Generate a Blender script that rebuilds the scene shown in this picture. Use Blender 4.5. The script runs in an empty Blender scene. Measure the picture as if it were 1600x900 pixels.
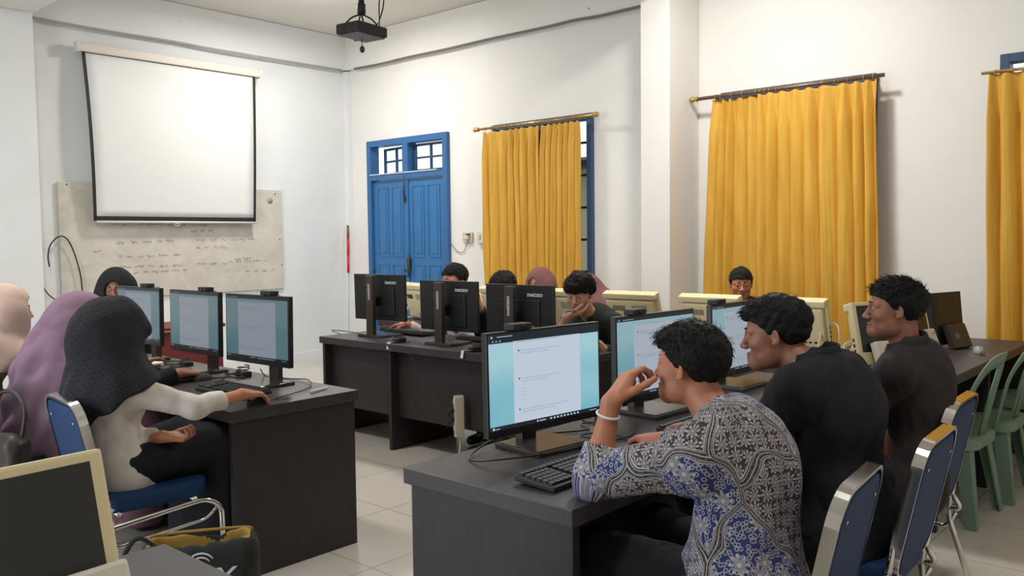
import bpy, bmesh, random
import numpy as np
from math import pi, sin, cos, radians, degrees, sqrt, atan2, tan
from mathutils import Vector, Matrix
SC = bpy.context.scene
COL = SC.collection
random.seed(4)
# ---------------------------------------------------------------- camera
FOC, YAW, PITCH, ROLL, CH = 1345.3, radians(48.33), radians(3.293), radians(.670), 1.47
_f = Vector((sin(YAW) * cos(PITCH), cos(YAW) * cos(PITCH), -sin(PITCH)))
_r = Vector((cos(YAW), -sin(YAW), 0)); _d = _f.cross(_r)
_a = _r * cos(ROLL) + _d * sin(ROLL); _b = _d * cos(ROLL) - _r * sin(ROLL)
cam = bpy.data.cameras.new('camera'); camo = bpy.data.objects.new('camera', cam); COL.objects.link(camo)
camo.matrix_world = Matrix(((_a.x, -_b.x, -_f.x, 0), (_a.y, -_b.y, -_f.y, 0), (_a.z, -_b.z, -_f.z, CH), (0, 0, 0, 1)))
cam.sensor_width = 36; cam.lens = 36 * FOC / 1600; cam.clip_start = .05
SC.camera = camo
# ---------------------------------------------------------------- world, lights, exposure
SC.view_settings.view_transform = 'Standard'; SC.view_settings.look = 'None'
SC.view_settings.exposure = 0.1; SC.view_settings.gamma = 1; SC.view_settings.use_curve_mapping = False
W = bpy.data.worlds.new('sky'); SC.world = W; W.use_nodes = True
bg = W.node_tree.nodes['Background']; bg.inputs[0].default_value = (.80, .90, 1.0, 1); bg.inputs[1].default_value = 1.6
def area(name, loc, size, power, col, rotm=(0, 0, 0), sy=None):
    l = bpy.data.lights.new(name, 'AREA'); l.energy = power; l.color = col; l.size = size
    if sy: l.shape = 'RECTANGLE'; l.size_y = sy
    o = bpy.data.objects.new(name, l); COL.objects.link(o); o.location = loc; o.rotation_euler = rotm; return o
# area light standing in for daylight through the unseen left-wall window
area('window_daylight', (-2.42, 4.2, 1.9), 4.0, 100, (.84, .93, 1.0), (0, radians(-90), 0), 1.7)
LAMP_A = 56
FILL_LAMPS = [(1.6, 5.2, 56), (5.2, 3.0, 62), (2.0, .4, 20)]  # lamps out of view, added to fill the room with light
# ---------------------------------------------------------------- helpers
def V(*a): return Vector(a)

def new_mesh_obj(name, verts, faces, mat=None, parent=None, smooth=False, mats=None, midx=None):
    me = bpy.data.meshes.new(name)
    me.from_pydata([tuple(v) for v in verts], [], [tuple(f) for f in faces])
    return finish(name, me, mat, parent, smooth, mats, midx)

def finish(name, me, mat=None, parent=None, smooth=False, mats=None, midx=None):
    o = bpy.data.objects.new(name, me); COL.objects.link(o)
    for m in (mats or ([mat] if mat else [])): me.materials.append(m)
    if midx is not None: me.polygons.foreach_set('material_index', list(midx))
    if smooth: me.polygons.foreach_set('use_smooth', [True] * len(me.polygons))
    me.update()
    if parent: o.parent = parent
    return o

def tag(o, label=None, cat=None, group=None, kind=None):
    if label: o['label'] = label
    if cat: o['category'] = cat
    if group: o['group'] = group
    if kind: o['kind'] = kind
    return o

def empty(name, loc, rz, label, cat, group=None):
    o = bpy.data.objects.new(name, None); COL.objects.link(o)
    o.location = loc; o.rotation_euler = (0, 0, rz); o.empty_display_size = .05
    return tag(o, label, cat, group)

def dup(root, loc=None, rz=None, label=None, group=None, par=None):
    r = root.copy(); COL.objects.link(r)
    if par is not None: r.parent = par
    if loc is not None: r.location = loc
    if rz is not None: r.rotation_euler = (0, 0, rz)
    if label: r['label'] = label
    if group: r['group'] = group
    for ch in list(root.children): dup(ch, par=r)
    return r

class MB:
    """collects shapes, builds one mesh object"""
    def __init__(s): s.v = []; s.f = []; s.m = []; s.sm = []
    def add(s, vs, fs, mi=0, M=None, sm=False):
        b = len(s.v)
        s.v += [tuple((M @ Vector(v)) if M else v) for v in vs]
        s.f += [tuple(i + b for i in f) for f in fs]; s.m += [mi] * len(fs); s.sm += [sm] * len(fs); return s
    def box(s, c, d, mi=0, bev=0.0, M=None, seg=2):
        bm = bmesh.new(); bmesh.ops.create_cube(bm, size=1)
        for v in bm.verts: v.co = Vector((v.co.x * d[0] + c[0], v.co.y * d[1] + c[1], v.co.z * d[2] + c[2]))
        if bev > 0: bmesh.ops.bevel(bm, geom=bm.edges[:], offset=min(bev, min(d) * .45), segments=seg, profile=.6, affect='EDGES')
        return s.bm(bm, mi, M)
    def bm(s, bm, mi=0, M=None, sm=False):
        bm.verts.index_update()
        s.add([v.co[:] for v in bm.verts], [[v.index for v in f.verts] for f in bm.faces], mi, M, sm); bm.free(); return s
    def prism(s, pts, h, mi=0, M=None, bev=0):
        """polygon in xy extruded z 0..h"""
        bm = bmesh.new(); vs = [bm.verts.new((p[0], p[1], 0)) for p in pts]; f = bm.faces.new(vs)
        r = bmesh.ops.extrude_face_region(bm, geom=[f])
        for e in r['geom']:
            if isinstance(e, bmesh.types.BMVert): e.co.z += h
        bmesh.ops.recalc_face_normals(bm, faces=bm.faces[:])
        if bev: bmesh.ops.bevel(bm, geom=bm.edges[:], offset=bev, segments=2, profile=.6, affect='EDGES')
        return s.bm(bm, mi, M)
    def cyl(s, a, b, r, r2=None, n=16, mi=0, M=None):
        return s.tube([a, b], [r, r if r2 is None else r2], n, mi, M)
    def tube(s, pts, r, n=8, mi=0, M=None, closed=False, flat=None):
        """swept tube; r scalar or list; flat=(axis vector, squash)"""
        P = [Vector(p) for p in pts]; k = len(P); rs = r if isinstance(r, (list, tuple)) else [r] * k
        vs = []; fs = []; up = None
        for i in range(k):
            if closed: t = (P[(i + 1) % k] - P[i - 1]).normalized()
            else: t = (P[min(i + 1, k - 1)] - P[max(i - 1, 0)]).normalized()
            if up is None:
                up = Vector((0, 0, 1)) if abs(t.z) < .9 else Vector((1, 0, 0))
            x = t.cross(up).normalized(); y = x.cross(t).normalized(); up = y
            for j in range(n):
                a = 2 * pi * j / n; d = (x * cos(a) + y * sin(a)) * rs[i]
                if flat: ax = Vector(flat[0]); d = d - ax * d.dot(ax) * (1 - flat[1])
                vs.append(P[i] + d)
        rng = range(k if closed else k - 1)
        for i in rng:
            for j in range(n):
                a = i * n + j; b = i * n + (j + 1) % n; c = ((i + 1) % k) * n + (j + 1) % n; d = ((i + 1) % k) * n + j
                fs.append((a, b, c, d))
        if not closed: fs.append(tuple(range(n))[::-1]); fs.append(tuple((k - 1) * n + j for j in range(n)))
        return s.add(vs, fs, mi, M, True)
    def lathe(s, prof, n=24, mi=0, M=None):
        vs = []; fs = []
        for r, z in prof:
            for j in range(n): vs.append((r * cos(2 * pi * j / n), r * sin(2 * pi * j / n), z))
        for i in range(len(prof) - 1):
            for j in range(n): fs.append((i * n + j, i * n + (j + 1) % n, (i + 1) * n + (j + 1) % n, (i + 1) * n + j))
        fs.append(tuple(range(n))[::-1]); fs.append(tuple((len(prof) - 1) * n + j for j in range(n)))
        return s.add(vs, fs, mi, M, True)
    def quad(s, a, b, c, d, mi=0, M=None): return s.add([a, b, c, d], [(0, 1, 2, 3)], mi, M)
    def build(s, name, mat, parent=None, smooth=False):
        mats = mat if isinstance(mat, (list, tuple)) else [mat]
        o = new_mesh_obj(name, s.v, s.f, None, parent, False, mats, s.m)
        o.data.polygons.foreach_set('use_smooth', [bool(x or smooth) for x in s.sm])
        bm = bmesh.new(); bm.from_mesh(o.data); bmesh.ops.recalc_face_normals(bm, faces=bm.faces[:]); bm.to_mesh(o.data); bm.free()
        return o

def rot(axis, deg): return Matrix.Rotation(radians(deg), 4, axis)
def tr(*v): return Matrix.Translation(Vector(v))

def smooth_path(pts, n=8, closed=False):
    P = [Vector(p) for p in pts]; out = []; k = len(P)
    for i in range(k if closed else k - 1):
        p0 = P[i - 1] if (i or closed) else P[0]; p1 = P[i]; p2 = P[(i + 1) % k]
        p3 = P[(i + 2) % k] if (closed or i + 2 < k) else P[-1]
        for j in range(n):
            t = j / n
            out.append(.5 * ((2 * p1) + (p2 - p0) * t + (2 * p0 - 5 * p1 + 4 * p2 - p3) * t * t + (3 * p1 - p0 - 3 * p2 + p3) * t ** 3))
    if not closed: out.append(P[-1])
    return out

def round_path(pts, r, n=5):
    """polyline with rounded corners"""
    P = [Vector(p) for p in pts]; out = [P[0]]
    for i in range(1, len(P) - 1):
        a = (P[i - 1] - P[i]); b = (P[i + 1] - P[i]); rr = min(r, a.length * .49, b.length * .49)
        a = P[i] + a.normalized() * rr; b = P[i] + b.normalized() * rr
        for j in range(n + 1):
            t = j / n; out.append(a * (1 - t) ** 2 + P[i] * 2 * t * (1 - t) + b * t * t)
    out.append(P[-1]); return out

def rrect(w, h, r, n=5):
    o = []
    for cx, cy, a0 in ((w / 2 - r, h / 2 - r, 0), (-w / 2 + r, h / 2 - r, 90), (-w / 2 + r, -h / 2 + r, 180), (w / 2 - r, -h / 2 + r, 270)):
        for j in range(n + 1):
            a = radians(a0 + 90 * j / n); o.append((cx + r * cos(a), cy + r * sin(a)))
    return o

def text_mesh(name, s, size, mat, parent, M, shear=0, spacing=1.0, bold=0.0):
    cu = bpy.data.curves.new(name, 'FONT'); cu.body = s; cu.size = size; cu.align_x = 'CENTER'; cu.align_y = 'CENTER'
    cu.extrude = .0004; cu.shear = shear; cu.space_character = spacing; cu.offset = bold
    t = bpy.data.objects.new(name, cu); COL.objects.link(t)
    bpy.context.view_layer.update()
    me = bpy.data.meshes.new_from_object(t.evaluated_get(bpy.context.evaluated_depsgraph_get()))
    bpy.data.objects.remove(t)
    me.transform(M); me.materials.clear()
    return finish(name, me, mat, parent)

# ---------------------------------------------------------------- materials
def nmat(name, col, rough=.6, metal=0, bump=0, bscale=80, var=0, vscale=6, spec=.5, col2=None, coat=0, sheen=0, stretch=None):
    m = bpy.data.materials.new(name); m.use_nodes = True; nt = m.node_tree; b = nt.nodes['Principled BSDF']
    b.inputs['Base Color'].default_value = (*col, 1); b.inputs['Roughness'].default_value = rough
    b.inputs['Metallic'].default_value = metal; b.inputs['Specular IOR Level'].default_value = spec
    b.inputs['Coat Weight'].default_value = coat; b.inputs['Sheen Weight'].default_value = sheen
    N = nt.nodes.new; L = nt.links.new
    if var or bump:
        tc = N('ShaderNodeTexCoord'); src = tc.outputs['Object']
        if stretch:
            mp = N('ShaderNodeMapping'); mp.inputs['Scale'].default_value = stretch; L(src, mp.inputs[0]); src = mp.outputs[0]
    if var:
        n = N('ShaderNodeTexNoise'); n.inputs['Scale'].default_value = vscale; n.inputs['Detail'].default_value = 5; L(src, n.inputs['Vector'])
        r = N('ShaderNodeValToRGB'); r.color_ramp.elements[0].position = .3; r.color_ramp.elements[1].position = .7
        c2 = col2 or tuple(min(1, c * (1 + var)) for c in col); c1 = tuple(c * (1 - var) for c in col) if not col2 else col
        r.color_ramp.elements[0].color = (*c1, 1); r.color_ramp.elements[1].color = (*c2, 1)
        L(n.outputs['Fac'], r.inputs[0]); L(r.outputs[0], b.inputs['Base Color'])
    if bump:
        n = N('ShaderNodeTexNoise'); n.inputs['Scale'].default_value = bscale; n.inputs['Detail'].default_value = 4; L(src, n.inputs['Vector'])
        bp = N('ShaderNodeBump'); bp.inputs['Strength'].default_value = bump; bp.inputs['Distance'].default_value = .005
        L(n.outputs['Fac'], bp.inputs['Height']); L(bp.outputs[0], b.inputs['Normal'])
    return m

def emat(name, col, st):
    m = bpy.data.materials.new(name); m.use_nodes = True; b = m.node_tree.nodes['Principled BSDF']
    b.inputs['Base Color'].default_value = (.01, .01, .01, 1); b.inputs['Roughness'].default_value = .35
    b.inputs['Emission Color'].default_value = (*col, 1); b.inputs['Emission Strength'].default_value = st
    return m

def srgb(r, g, b):
    f = lambda c: (c / 255 / 12.92) if c <= 10 else ((c / 255 + .055) / 1.055) ** 2.4
    return (f(r), f(g), f(b))

# ---------------------------------------------------------------- implicit surfaces (for bodies, clothes, hair)
def unit(v): v = np.asarray(v, float); return v / (np.linalg.norm(v) + 1e-12)

class Field:
    def __init__(s): s.it = []; s.disp = None; s.amp = 0.0
    def rc(s, a, b, r1, r2, k=.02, op='u'):
        a = np.array(a, float); b = np.array(b, float)
        s.it.append(('rc', (a, b, r1, r2), op, k, (a + b) / 2, np.linalg.norm(a - b) / 2 + max(r1, r2))); return s
    def el(s, c, r, R=None, k=.02, op='u'):
        c = np.array(c, float); r = np.array(r, float)
        s.it.append(('el', (c, r, np.eye(3) if R is None else R), op, k, c, max(r))); return s
    def bx(s, c, h, R=None, rad=.01, k=.02, op='u'):
        c = np.array(c, float); h = np.array(h, float)
        s.it.append(('bx', (c, h, np.eye(3) if R is None else R, rad), op, k, c, np.linalg.norm(h))); return s
    def pl(s, p, n, k=.005):
        """keep the side opposite to n"""
        s.it.append(('pl', (np.array(p, float), unit(n)), 'i', k, np.zeros(3), 1e9)); return s
    def fn(s, f, op='i', k=.004):
        s.it.append(('fn', (f,), op, k, np.zeros(3), 1e9)); return s
    def ev(s, P, c=None, R=0):
        d = np.full(len(P), 9.0)
        for kind, a, op, k, bc, br in s.it:
            if c is not None and np.linalg.norm(c - bc) - br - R > 1.7 * k + .05 + s.amp: continue
            if kind == 'rc':
                p, q, r1, r2 = a; ba = q - p; h = np.clip(((P - p) @ ba) / (ba @ ba + 1e-12), 0, 1)
                e = P - p - h[:, None] * ba; x = np.sqrt((e * e).sum(1)) - (r1 + (r2 - r1) * h)
            elif kind == 'el':
                cc, r, M = a; q = (P - cc) @ M / r; k0 = np.sqrt((q * q).sum(1)); q2 = q / r; k1 = np.sqrt((q2 * q2).sum(1)) + 1e-9; x = k0 * (k0 - 1) / k1
                x = np.where(k0 < 1e-3, -min(r), x)
            elif kind == 'bx':
                cc, hh, M, rad = a; q = np.abs((P - cc) @ M) - (hh - rad); x = np.sqrt((np.maximum(q, 0) ** 2).sum(1)) + np.minimum(q.max(1), 0) - rad
            elif kind == 'pl': x = (P - a[0]) @ a[1]
            else: x = a[0](P)
            if op == 'u':
                h = np.maximum(k - np.abs(d - x), 0) / k; d = np.minimum(d, x) - h * h * k * .25
            elif op == 's':
                x = -x; h = np.maximum(k - np.abs(d - x), 0) / k; d = np.maximum(d, x) + h * h * k * .25
            else:
                h = np.maximum(k - np.abs(d - x), 0) / k; d = np.maximum(d, x) + h * h * k * .25
        if s.disp is not None: d = d + s.disp(P)
        return d

def surf(F, res, lo, hi, skip=(), n=20):
    """naive surface nets over sparse blocks"""
    lo = np.array(lo, float); hi = np.array(hi, float); nb = np.ceil((hi - lo) / (res * n)).astype(int)
    g = np.array([(i, j, k) for i in range(nb[0]) for j in range(nb[1]) for k in range(nb[2])]); B = res * n
    cen = lo + (g + .5) * B; half = B * .87
    d = F.ev(cen); act = np.abs(d) < half * 1.7 + F.amp + .01
    for (a, b) in skip:
        act &= ~np.all((cen - B / 2 > np.array(a) + res) & (cen + B / 2 < np.array(b) - res), axis=1)
    g = g[act]; ax = np.arange(-1, n + 1)
    I, J, K = np.meshgrid(ax, ax, ax, indexing='ij'); off = np.stack([I.ravel(), J.ravel(), K.ravel()], 1)
    S = (nb.max() * n + 8); m = n + 2
    ids = []; vs = []; quads = []
    cor = np.array([(i, j, k) for i in (0, 1) for j in (0, 1) for k in (0, 1)])
    ed = [(a, b) for a in range(8) for b in range(a + 1, 8) if np.abs(cor[a] - cor[b]).sum() == 1]
    for b in g:
        base = b * n; P = lo + (base + off) * res
        D = F.ev(P, lo + (b + .5) * B, half + res * 2).reshape(m, m, m)
        if D.min() > 0 or D.max() < 0: continue
        c8 = np.stack([D[i:m - 1 + i, j:m - 1 + j, k:m - 1 + k] for i, j, k in cor], -1)[1:, 1:, 1:]
        neg = c8 < 0; a = neg.any(-1) & ~neg.all(-1)
        ci = np.argwhere(a)
        if len(ci) == 0: continue
        v8 = c8[a]; acc = np.zeros((len(ci), 3)); cnt = np.zeros(len(ci))
        for p, q in ed:
            x, y = v8[:, p], v8[:, q]; mk = (x < 0) != (y < 0); t = np.where(mk, x / np.where(mk, x - y, 1), 0)
            acc += mk[:, None] * (cor[p] + t[:, None] * (cor[q] - cor[p])); cnt += mk
        gi = ci + base; vs.append(lo + (gi + acc / cnt[:, None]) * res)
        ids.append((gi[:, 0] * S + gi[:, 1]) * S + gi[:, 2])
        Sg = D < 0
        for axn in range(3):
            e = np.zeros(3, int); e[axn] = 1
            s0 = Sg[1:m - 1, 1:m - 1, 1:m - 1]; s1 = Sg[1 + e[0]:m - 1 + e[0], 1 + e[1]:m - 1 + e[1], 1 + e[2]:m - 1 + e[2]]
            ch = np.argwhere(s0 != s1)
            if len(ch) == 0: continue
            fl = s0[tuple(ch.T)]; q = ch + base; u = np.zeros(3, int); w = np.zeros(3, int); u[(axn + 1) % 3] = 1; w[(axn + 2) % 3] = 1
            cs = [q, q - u, q - u - w, q - w]; Q = np.stack([(c[:, 0] * S + c[:, 1]) * S + c[:, 2] for c in cs], 1)
            Q[~fl] = Q[~fl][:, ::-1]; quads.append(Q)
    if not vs: return np.zeros((0, 3)), np.zeros((0, 4), int)
    ids = np.concatenate(ids); vs = np.concatenate(vs); Q = np.concatenate(quads)
    o = np.argsort(ids); ids = ids[o]; vs = vs[o]; k = np.searchsorted(ids, Q); k = np.minimum(k, len(ids) - 1)
    ok = (ids[k] == Q).all(1); return vs, k[ok]

def np_mesh(name, parts, mats, parent=None, matfn=None, loc=None):
    vs = []; qs = []; b = 0
    for v, q in parts: vs.append(v); qs.append(q + b); b += len(v)
    vs = np.concatenate(vs); qs = np.concatenate(qs)
    me = bpy.data.meshes.new(name); me.vertices.add(len(vs)); me.loops.add(len(qs) * 4); me.polygons.add(len(qs))
    vv = vs if loc is None else vs - np.array(loc)
    me.vertices.foreach_set('co', vv.astype(np.float32).ravel()); me.loops.foreach_set('vertex_index', qs.astype(np.int32).ravel())
    me.polygons.foreach_set('loop_start', np.arange(0, len(qs) * 4, 4, dtype=np.int32))
    try: me.polygons.foreach_set('loop_total', np.full(len(qs), 4, dtype=np.int32))
    except Exception: pass
    me.update(calc_edges=True)
    for m in mats: me.materials.append(m)
    if matfn is not None: me.polygons.foreach_set('material_index', matfn(vs[qs].mean(1)).astype(np.int32))
    me.polygons.foreach_set('use_smooth', np.ones(len(qs), bool)); me.update()
    o = bpy.data.objects.new(name, me); COL.objects.link(o)
    if parent: o.parent = parent
    return o, vs

def wrinkle(seed, amp, freq, stretch=(1, 1, 1)):
    r = np.random.RandomState(seed); W = [(r.randn(3) * freq * f / np.array(stretch), r.rand() * 6.28, a) for f, a in ((.6, 1), (1, .8), (1.7, .5), (2.6, .3)) for _ in range(2)]
    X = r.randn(3, 3) * freq * .35
    def f(P):
        Q = P + .35 / freq * np.sin(P @ X); d = np.zeros(len(P))
        for w, ph, a in W: d += a * (1 - 2 * np.abs(np.sin(Q @ w * .5 + ph)))
        return d * amp / 2.0
    return f
# ---------------------------------------------------------------- people
def fr_(f, up=(0, 0, 1)):
    """frame matrix with columns forward, left, up"""
    f = unit(f); u = np.array(up, float); l = unit(np.cross(u, f)); u = np.cross(f, l); return np.stack([f, l, u], 1)
def dirv(yaw, pitch=0):
    y, p = radians(yaw), radians(pitch); return np.array([cos(y) * cos(p), sin(y) * cos(p), sin(p)])
def rodr(v, ax, ang):
    ax = unit(ax); return v * cos(ang) + np.cross(ax, v) * sin(ang) + ax * (ax @ v) * (1 - cos(ang))
def ik(a, b, l1, l2, pole):
    a = np.array(a, float); b = np.array(b, float); d = b - a; L = min(np.linalg.norm(d), (l1 + l2) * .999); u = unit(d)
    x = (l1 * l1 - l2 * l2 + L * L) / (2 * L); h = sqrt(max(l1 * l1 - x * x, 0)); p = np.array(pole, float); p = unit(p - u * (p @ u))
    return a + u * x + p * h, a + u * L

def head_sdf(F, hc, H, s=1.0, lids=.0042, fem=False, mouth=True):
    T = lambda x, y, z: hc + H @ (np.array([x, y, z]) * s)
    E = lambda c, r, k=.02, op='u', R=None: F.el(T(*c), np.array(r) * s, H if R is None else R, k * s, op)
    E((-.014, 0, .034), (.097, .076, .082))
    E((.03, 0, -.012), (.058, .064, .085), .03)
    E((.034, 0, -.07), (.048, .05 if not fem else .045, .04), .03)
    E((.074, 0, -.099), (.021, .023, .017), .025)
    for q in (1, -1):
        E((.028, q * .046, -.066), (.028, .014, .026), .03)
        E((.058, q * .04, -.022), (.024, .022, .02), .025)
        F.rc(T(.086, q * .012, .021), T(.07, q * .05, .019), .0095 * s, .008 * s, .014 * s)
    F.rc(T(.089, 0, .012), T(.1065, 0, -.024), .0075 * s, .0105 * s, .014 * s)
    E((.1115, 0, -.029), (.009, .012, .009), .01)
    for q in (1, -1): E((.1, q * .0135, -.033), (.0105, .0088, .0078), .008)
    for q in (1, -1):
        E((.094, q * .032, .003), (.012, .018, .011), .014, 's')
        E((.0765, q * .032, .002), (.0155, .0155, .0145), .004)
        E((.094, q * .032, .0), (.012, .0125, lids), .003, 's')
    E((.0915, 0, -.0575), (.0125, .022, .006), .008); E((.090, 0, -.0675), (.0118, .019, .006), .008)
    E((.086, 0, -.086), (.016, .02, .014), .02)
    E((.1045, 0, -.0625), (.007, .02, .0017), .003, 's')
    for q in (1, -1):
        R = H @ rotz(q * -28) @ roty(8)
        E((-.006, q * .078, -.004), (.0155, .006, .028), .006, 'u', R)
        E((-.002, q * .084, -.001), (.0085, .005, .016), .004, 's', R)
        E((.001, q * .077, -.025), (.0075, .005, .008), .004)
    return T
def rotz(d): a = radians(d); return np.array([[cos(a), -sin(a), 0], [sin(a), cos(a), 0], [0, 0, 1.]])
def roty(d): a = radians(d); return np.array([[cos(a), 0, sin(a)], [0, 1, 0], [-sin(a), 0, cos(a)]])

def hand_sdf(F, w, d, n, side, curl=(20, 25, 15), thumb=(35, 20), s=1.0, curls=None, spread=4):
    """w wrist, d direction to the fingers, n palm normal (out of palm), side=+1 if thumb lies along d x n"""
    d = unit(d); n = unit(np.array(n, float) - d * (np.array(n, float) @ d)); t = np.cross(d, n) * side
    R = np.stack([d, t, n], 1); P = lambda a, b, c: w + R @ (np.array([a, b, c]) * s)
    F.bx(P(.052, .0, 0), np.array([.042, .037, .0135]) * s, R, .012 * s, .02)
    F.rc(P(-.01, 0, 0), P(.03, .0, 0), .025 * s, .02 * s, .02)
    F.el(P(.035, .026, .006), np.array([.034, .016, .015]) * s, R, .015)
    Ls = (.07, .078, .072, .057); rs = (.0092, .0094, .0089, .0079)
    tips = []
    for i in range(4):
        b = .027 - i * .0183; L = Ls[i] * s; r = rs[i] * s; c = (curls[i] if curls else curl)
        p = P((.091, .095, .091, .083)[i], b, .001); v = rodr(d, n, radians((1.2 - i) * spread) * (1 if np.cross(d, n) @ t > 0 else -1) * -1)
        axis = np.cross(v, n); a = 0
        for q, (fr, an) in enumerate(zip((.45, .31, .26), c)):
            a += an; u = rodr(v, axis, radians(a)); p2 = p + u * L * fr
            F.rc(p, p2, r * (1 - .07 * q), r * (.95 - .07 * q), .004 if q else .007); p = p2
        tips.append(p)
    p = P(.018, .03, .008); v = unit(d * cos(radians(thumb[0])) + t * sin(radians(thumb[0])) + n * .35)
    for q, (L, r) in enumerate(((.042, .0125), (.034, .0108), (.026, .0095))):
        u = rodr(v, np.cross(v, unit(d - t * .3 + n * .4)), radians(thumb[1] * q)); p2 = p + u * L * s
        F.rc(p, p2, r * s, r * .9 * s, .007); p = p2
    return tips

def person(label, pel, face, neck, hc, hdir, arms, skin, shirt, pants, res=.006, fine=None, hair=None, hs=1.0, female=False,
           hijab=None, knees=None, sleeve=(1.0, 1.0), wr=(.003, 14), lids=.0042, roll=0, seed=1, girth=1.0, shirt_name='shirt', collar=None,
           hair_mat=None, legs=True, hem=-.13, bw=1.0, hjpar=None, shoe_mat=None, pat=False, curls=None, group=None, browmat=None, hsup=None, shoulder_y=.0):
    """pel: hip centre, neck: base of neck, hc: head centre, hdir: (yaw, pitch) of the gaze"""
    pel = np.array(pel, float); neck = np.array(neck, float); hc = np.array(hc, float)
    fw = dirv(face); lf = np.array([-fw[1], fw[0], 0]); up = unit(neck - pel)
    hf = dirv(*hdir); H = fr_(hf); H = np.stack([H[:, 0], rodr(H[:, 1], hf, radians(roll)), rodr(H[:, 2], hf, radians(roll))], 1)
    L = np.linalg.norm(neck - pel); g = girth
    bend = unit(-fw + up * (fw @ up)) * .05
    s1 = pel + (neck - pel) * .3 + bend * .6; s2 = pel + (neck - pel) * .72 + bend * .9; bf = unit(np.cross(lf, up))
    TR = np.stack([-bf if bf @ fw < 0 else bf, lf, up], 1)
    sw = (.175 if not female else .15) * bw
    sh = {q: neck + lf * q * sw - up * .055 + fw * shoulder_y for q in (1, -1)}
    def torso(F, inf, k=.05):
        F.el(pel + up * .02, (.12 * g + inf, .165 * g + inf, .12 + inf), TR, k)
        F.el(s1, (.105 * g + inf, .148 * g + inf, .15 + inf), TR, k)
        F.el(s2, (.112 * g + inf, (.16 if not female else .14) * bw + inf, .17 + inf), TR, k)
        for q in (1, -1):
            F.rc(neck + lf * q * .05 - up * .03, sh[q], .045 + inf, .052 + inf, .05)
            if female: F.el(s2 + TR[:, 0] * .075 + lf * q * .065 - up * .01, (.05 + inf, .06 + inf, .06 + inf), TR, .04)
    A = {}
    for q, a in arms.items():
        wrist = np.array(a['w'], float); e, wrist = ik(sh[q], wrist, .29 * a.get('ls', 1), .255 * a.get('ls', 1), a.get('pole', (0, 0, -1))) if 'e' not in a else (np.array(a['e'], float), wrist)
        A[q] = (sh[q], e, wrist, a)
    K = {}
    for q in (1, -1):
        hip = pel + lf * q * .09 - np.array([0, 0, .01]); kn = (knees[q] if knees else None)
        kn = hip + fw * .41 + lf * q * .05 + np.array([0, 0, .03]) if kn is None else np.array(kn, float)
        an = np.array([kn[0], kn[1], .09]) - fw * .03; K[q] = (hip, kn, an)
    B = Field()
    torso(B, 0)
    B.rc(neck - up * .02, hc + H @ np.array([-.025, 0, -.06]), .056 if not female else .048, .052 if not female else .045, .03)
    boxes = []
    T = head_sdf(B, hc, H, hs, lids, female); boxes.append((hc - .15 * hs, hc + .15 * hs))
    for q, (s, e, w, a) in A.items():
        ag = g * (.84 if female else 1); B.rc(s, e, .047 * ag, .038 * ag, .03); B.rc(e, e + (w - e) * .35, .038 * ag, .037 * ag, .02); B.rc(e + (w - e) * .35, w, .037 * ag, .0245 * (.9 if female else 1), .02)
        hd = a.get('hd', unit(w - e)); hand_sdf(B, w + unit(hd) * .012, hd, a.get('n', (0, 0, -1)), a.get('side', -q), a.get('curl', (20, 25, 15)), a.get('thumb', (35, 20)), a.get('hs', .95 if not female else .88), a.get('curls'))
        boxes.append((w - .2, w + .2))
    if legs:
        for q, (h, kn, an) in K.items():
            B.rc(h, kn, .085 * g, .06, .03); B.rc(kn, an, .055, .036, .02); B.rc(an - [0, 0, .04], an + fw * .14 - [0, 0, .06], .034, .026, .02)
    def mesh(Fd, r, boxes_=(), fr=None):
        pts = np.array([i[4] for i in Fd.it if i[5] < 9]); rad = np.array([i[5] for i in Fd.it if i[5] < 9])
        m = .06; lo = (pts - rad[:, None]).min(0) - m; hi = (pts + rad[:, None]).max(0) + m
        out = []
        if fr:
            for (a, b) in boxes_:
                a = np.maximum(a, lo); b = np.minimum(b, hi); out.append(surf(Fd, fr, a, b))
            # keep the coarse mesh away from the fine boxes
            v, f = surf(Fd, r, lo, hi); c = v[f].mean(1); kill = np.zeros(len(f), bool)
            for (a, b) in boxes_:
                nb = np.ceil((b - a) / (fr * 20)) * fr * 20; kill |= np.all((c > a + r * 1.2) & (c < a + nb - r * 1.2), axis=1)
            out.append((v, f[~kill]))
        else: out.append(surf(Fd, r, lo, hi))
        return out
    lipc = T(.108, 0, -.063)
    def mfn(c):
        q = (c - hc) @ H / hs
        lip = (np.abs(q[:, 2] + .0635) < .0095 - .09 * np.abs(q[:, 1]) ** 1.2) & (np.abs(q[:, 1]) < .022) & (q[:, 0] > .091)
        return np.where(lip, 1, 0)
    # clashing fine boxes (hand against the face) are merged
    bx = list(boxes)
    ch = True
    while ch:
        ch = False
        for i in range(len(bx)):
            for j in range(i + 1, len(bx)):
                if np.all(bx[i][0] < bx[j][1]) and np.all(bx[j][0] < bx[i][1]):
                    n_ = (np.minimum(bx[i][0], bx[j][0]), np.maximum(bx[i][1], bx[j][1])); bx = [b for k_, b in enumerate(bx) if k_ not in (i, j)] + [n_]; ch = True; break
            if ch: break
    body, _ = np_mesh('person', mesh(B, res, bx, fine), [skin, M['lip']], None, mfn, loc=(pel[0], pel[1], 0))
    body.location = (pel[0], pel[1], 0); tag(body, label, 'person', group)
    loc = (pel[0], pel[1], 0)
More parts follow.
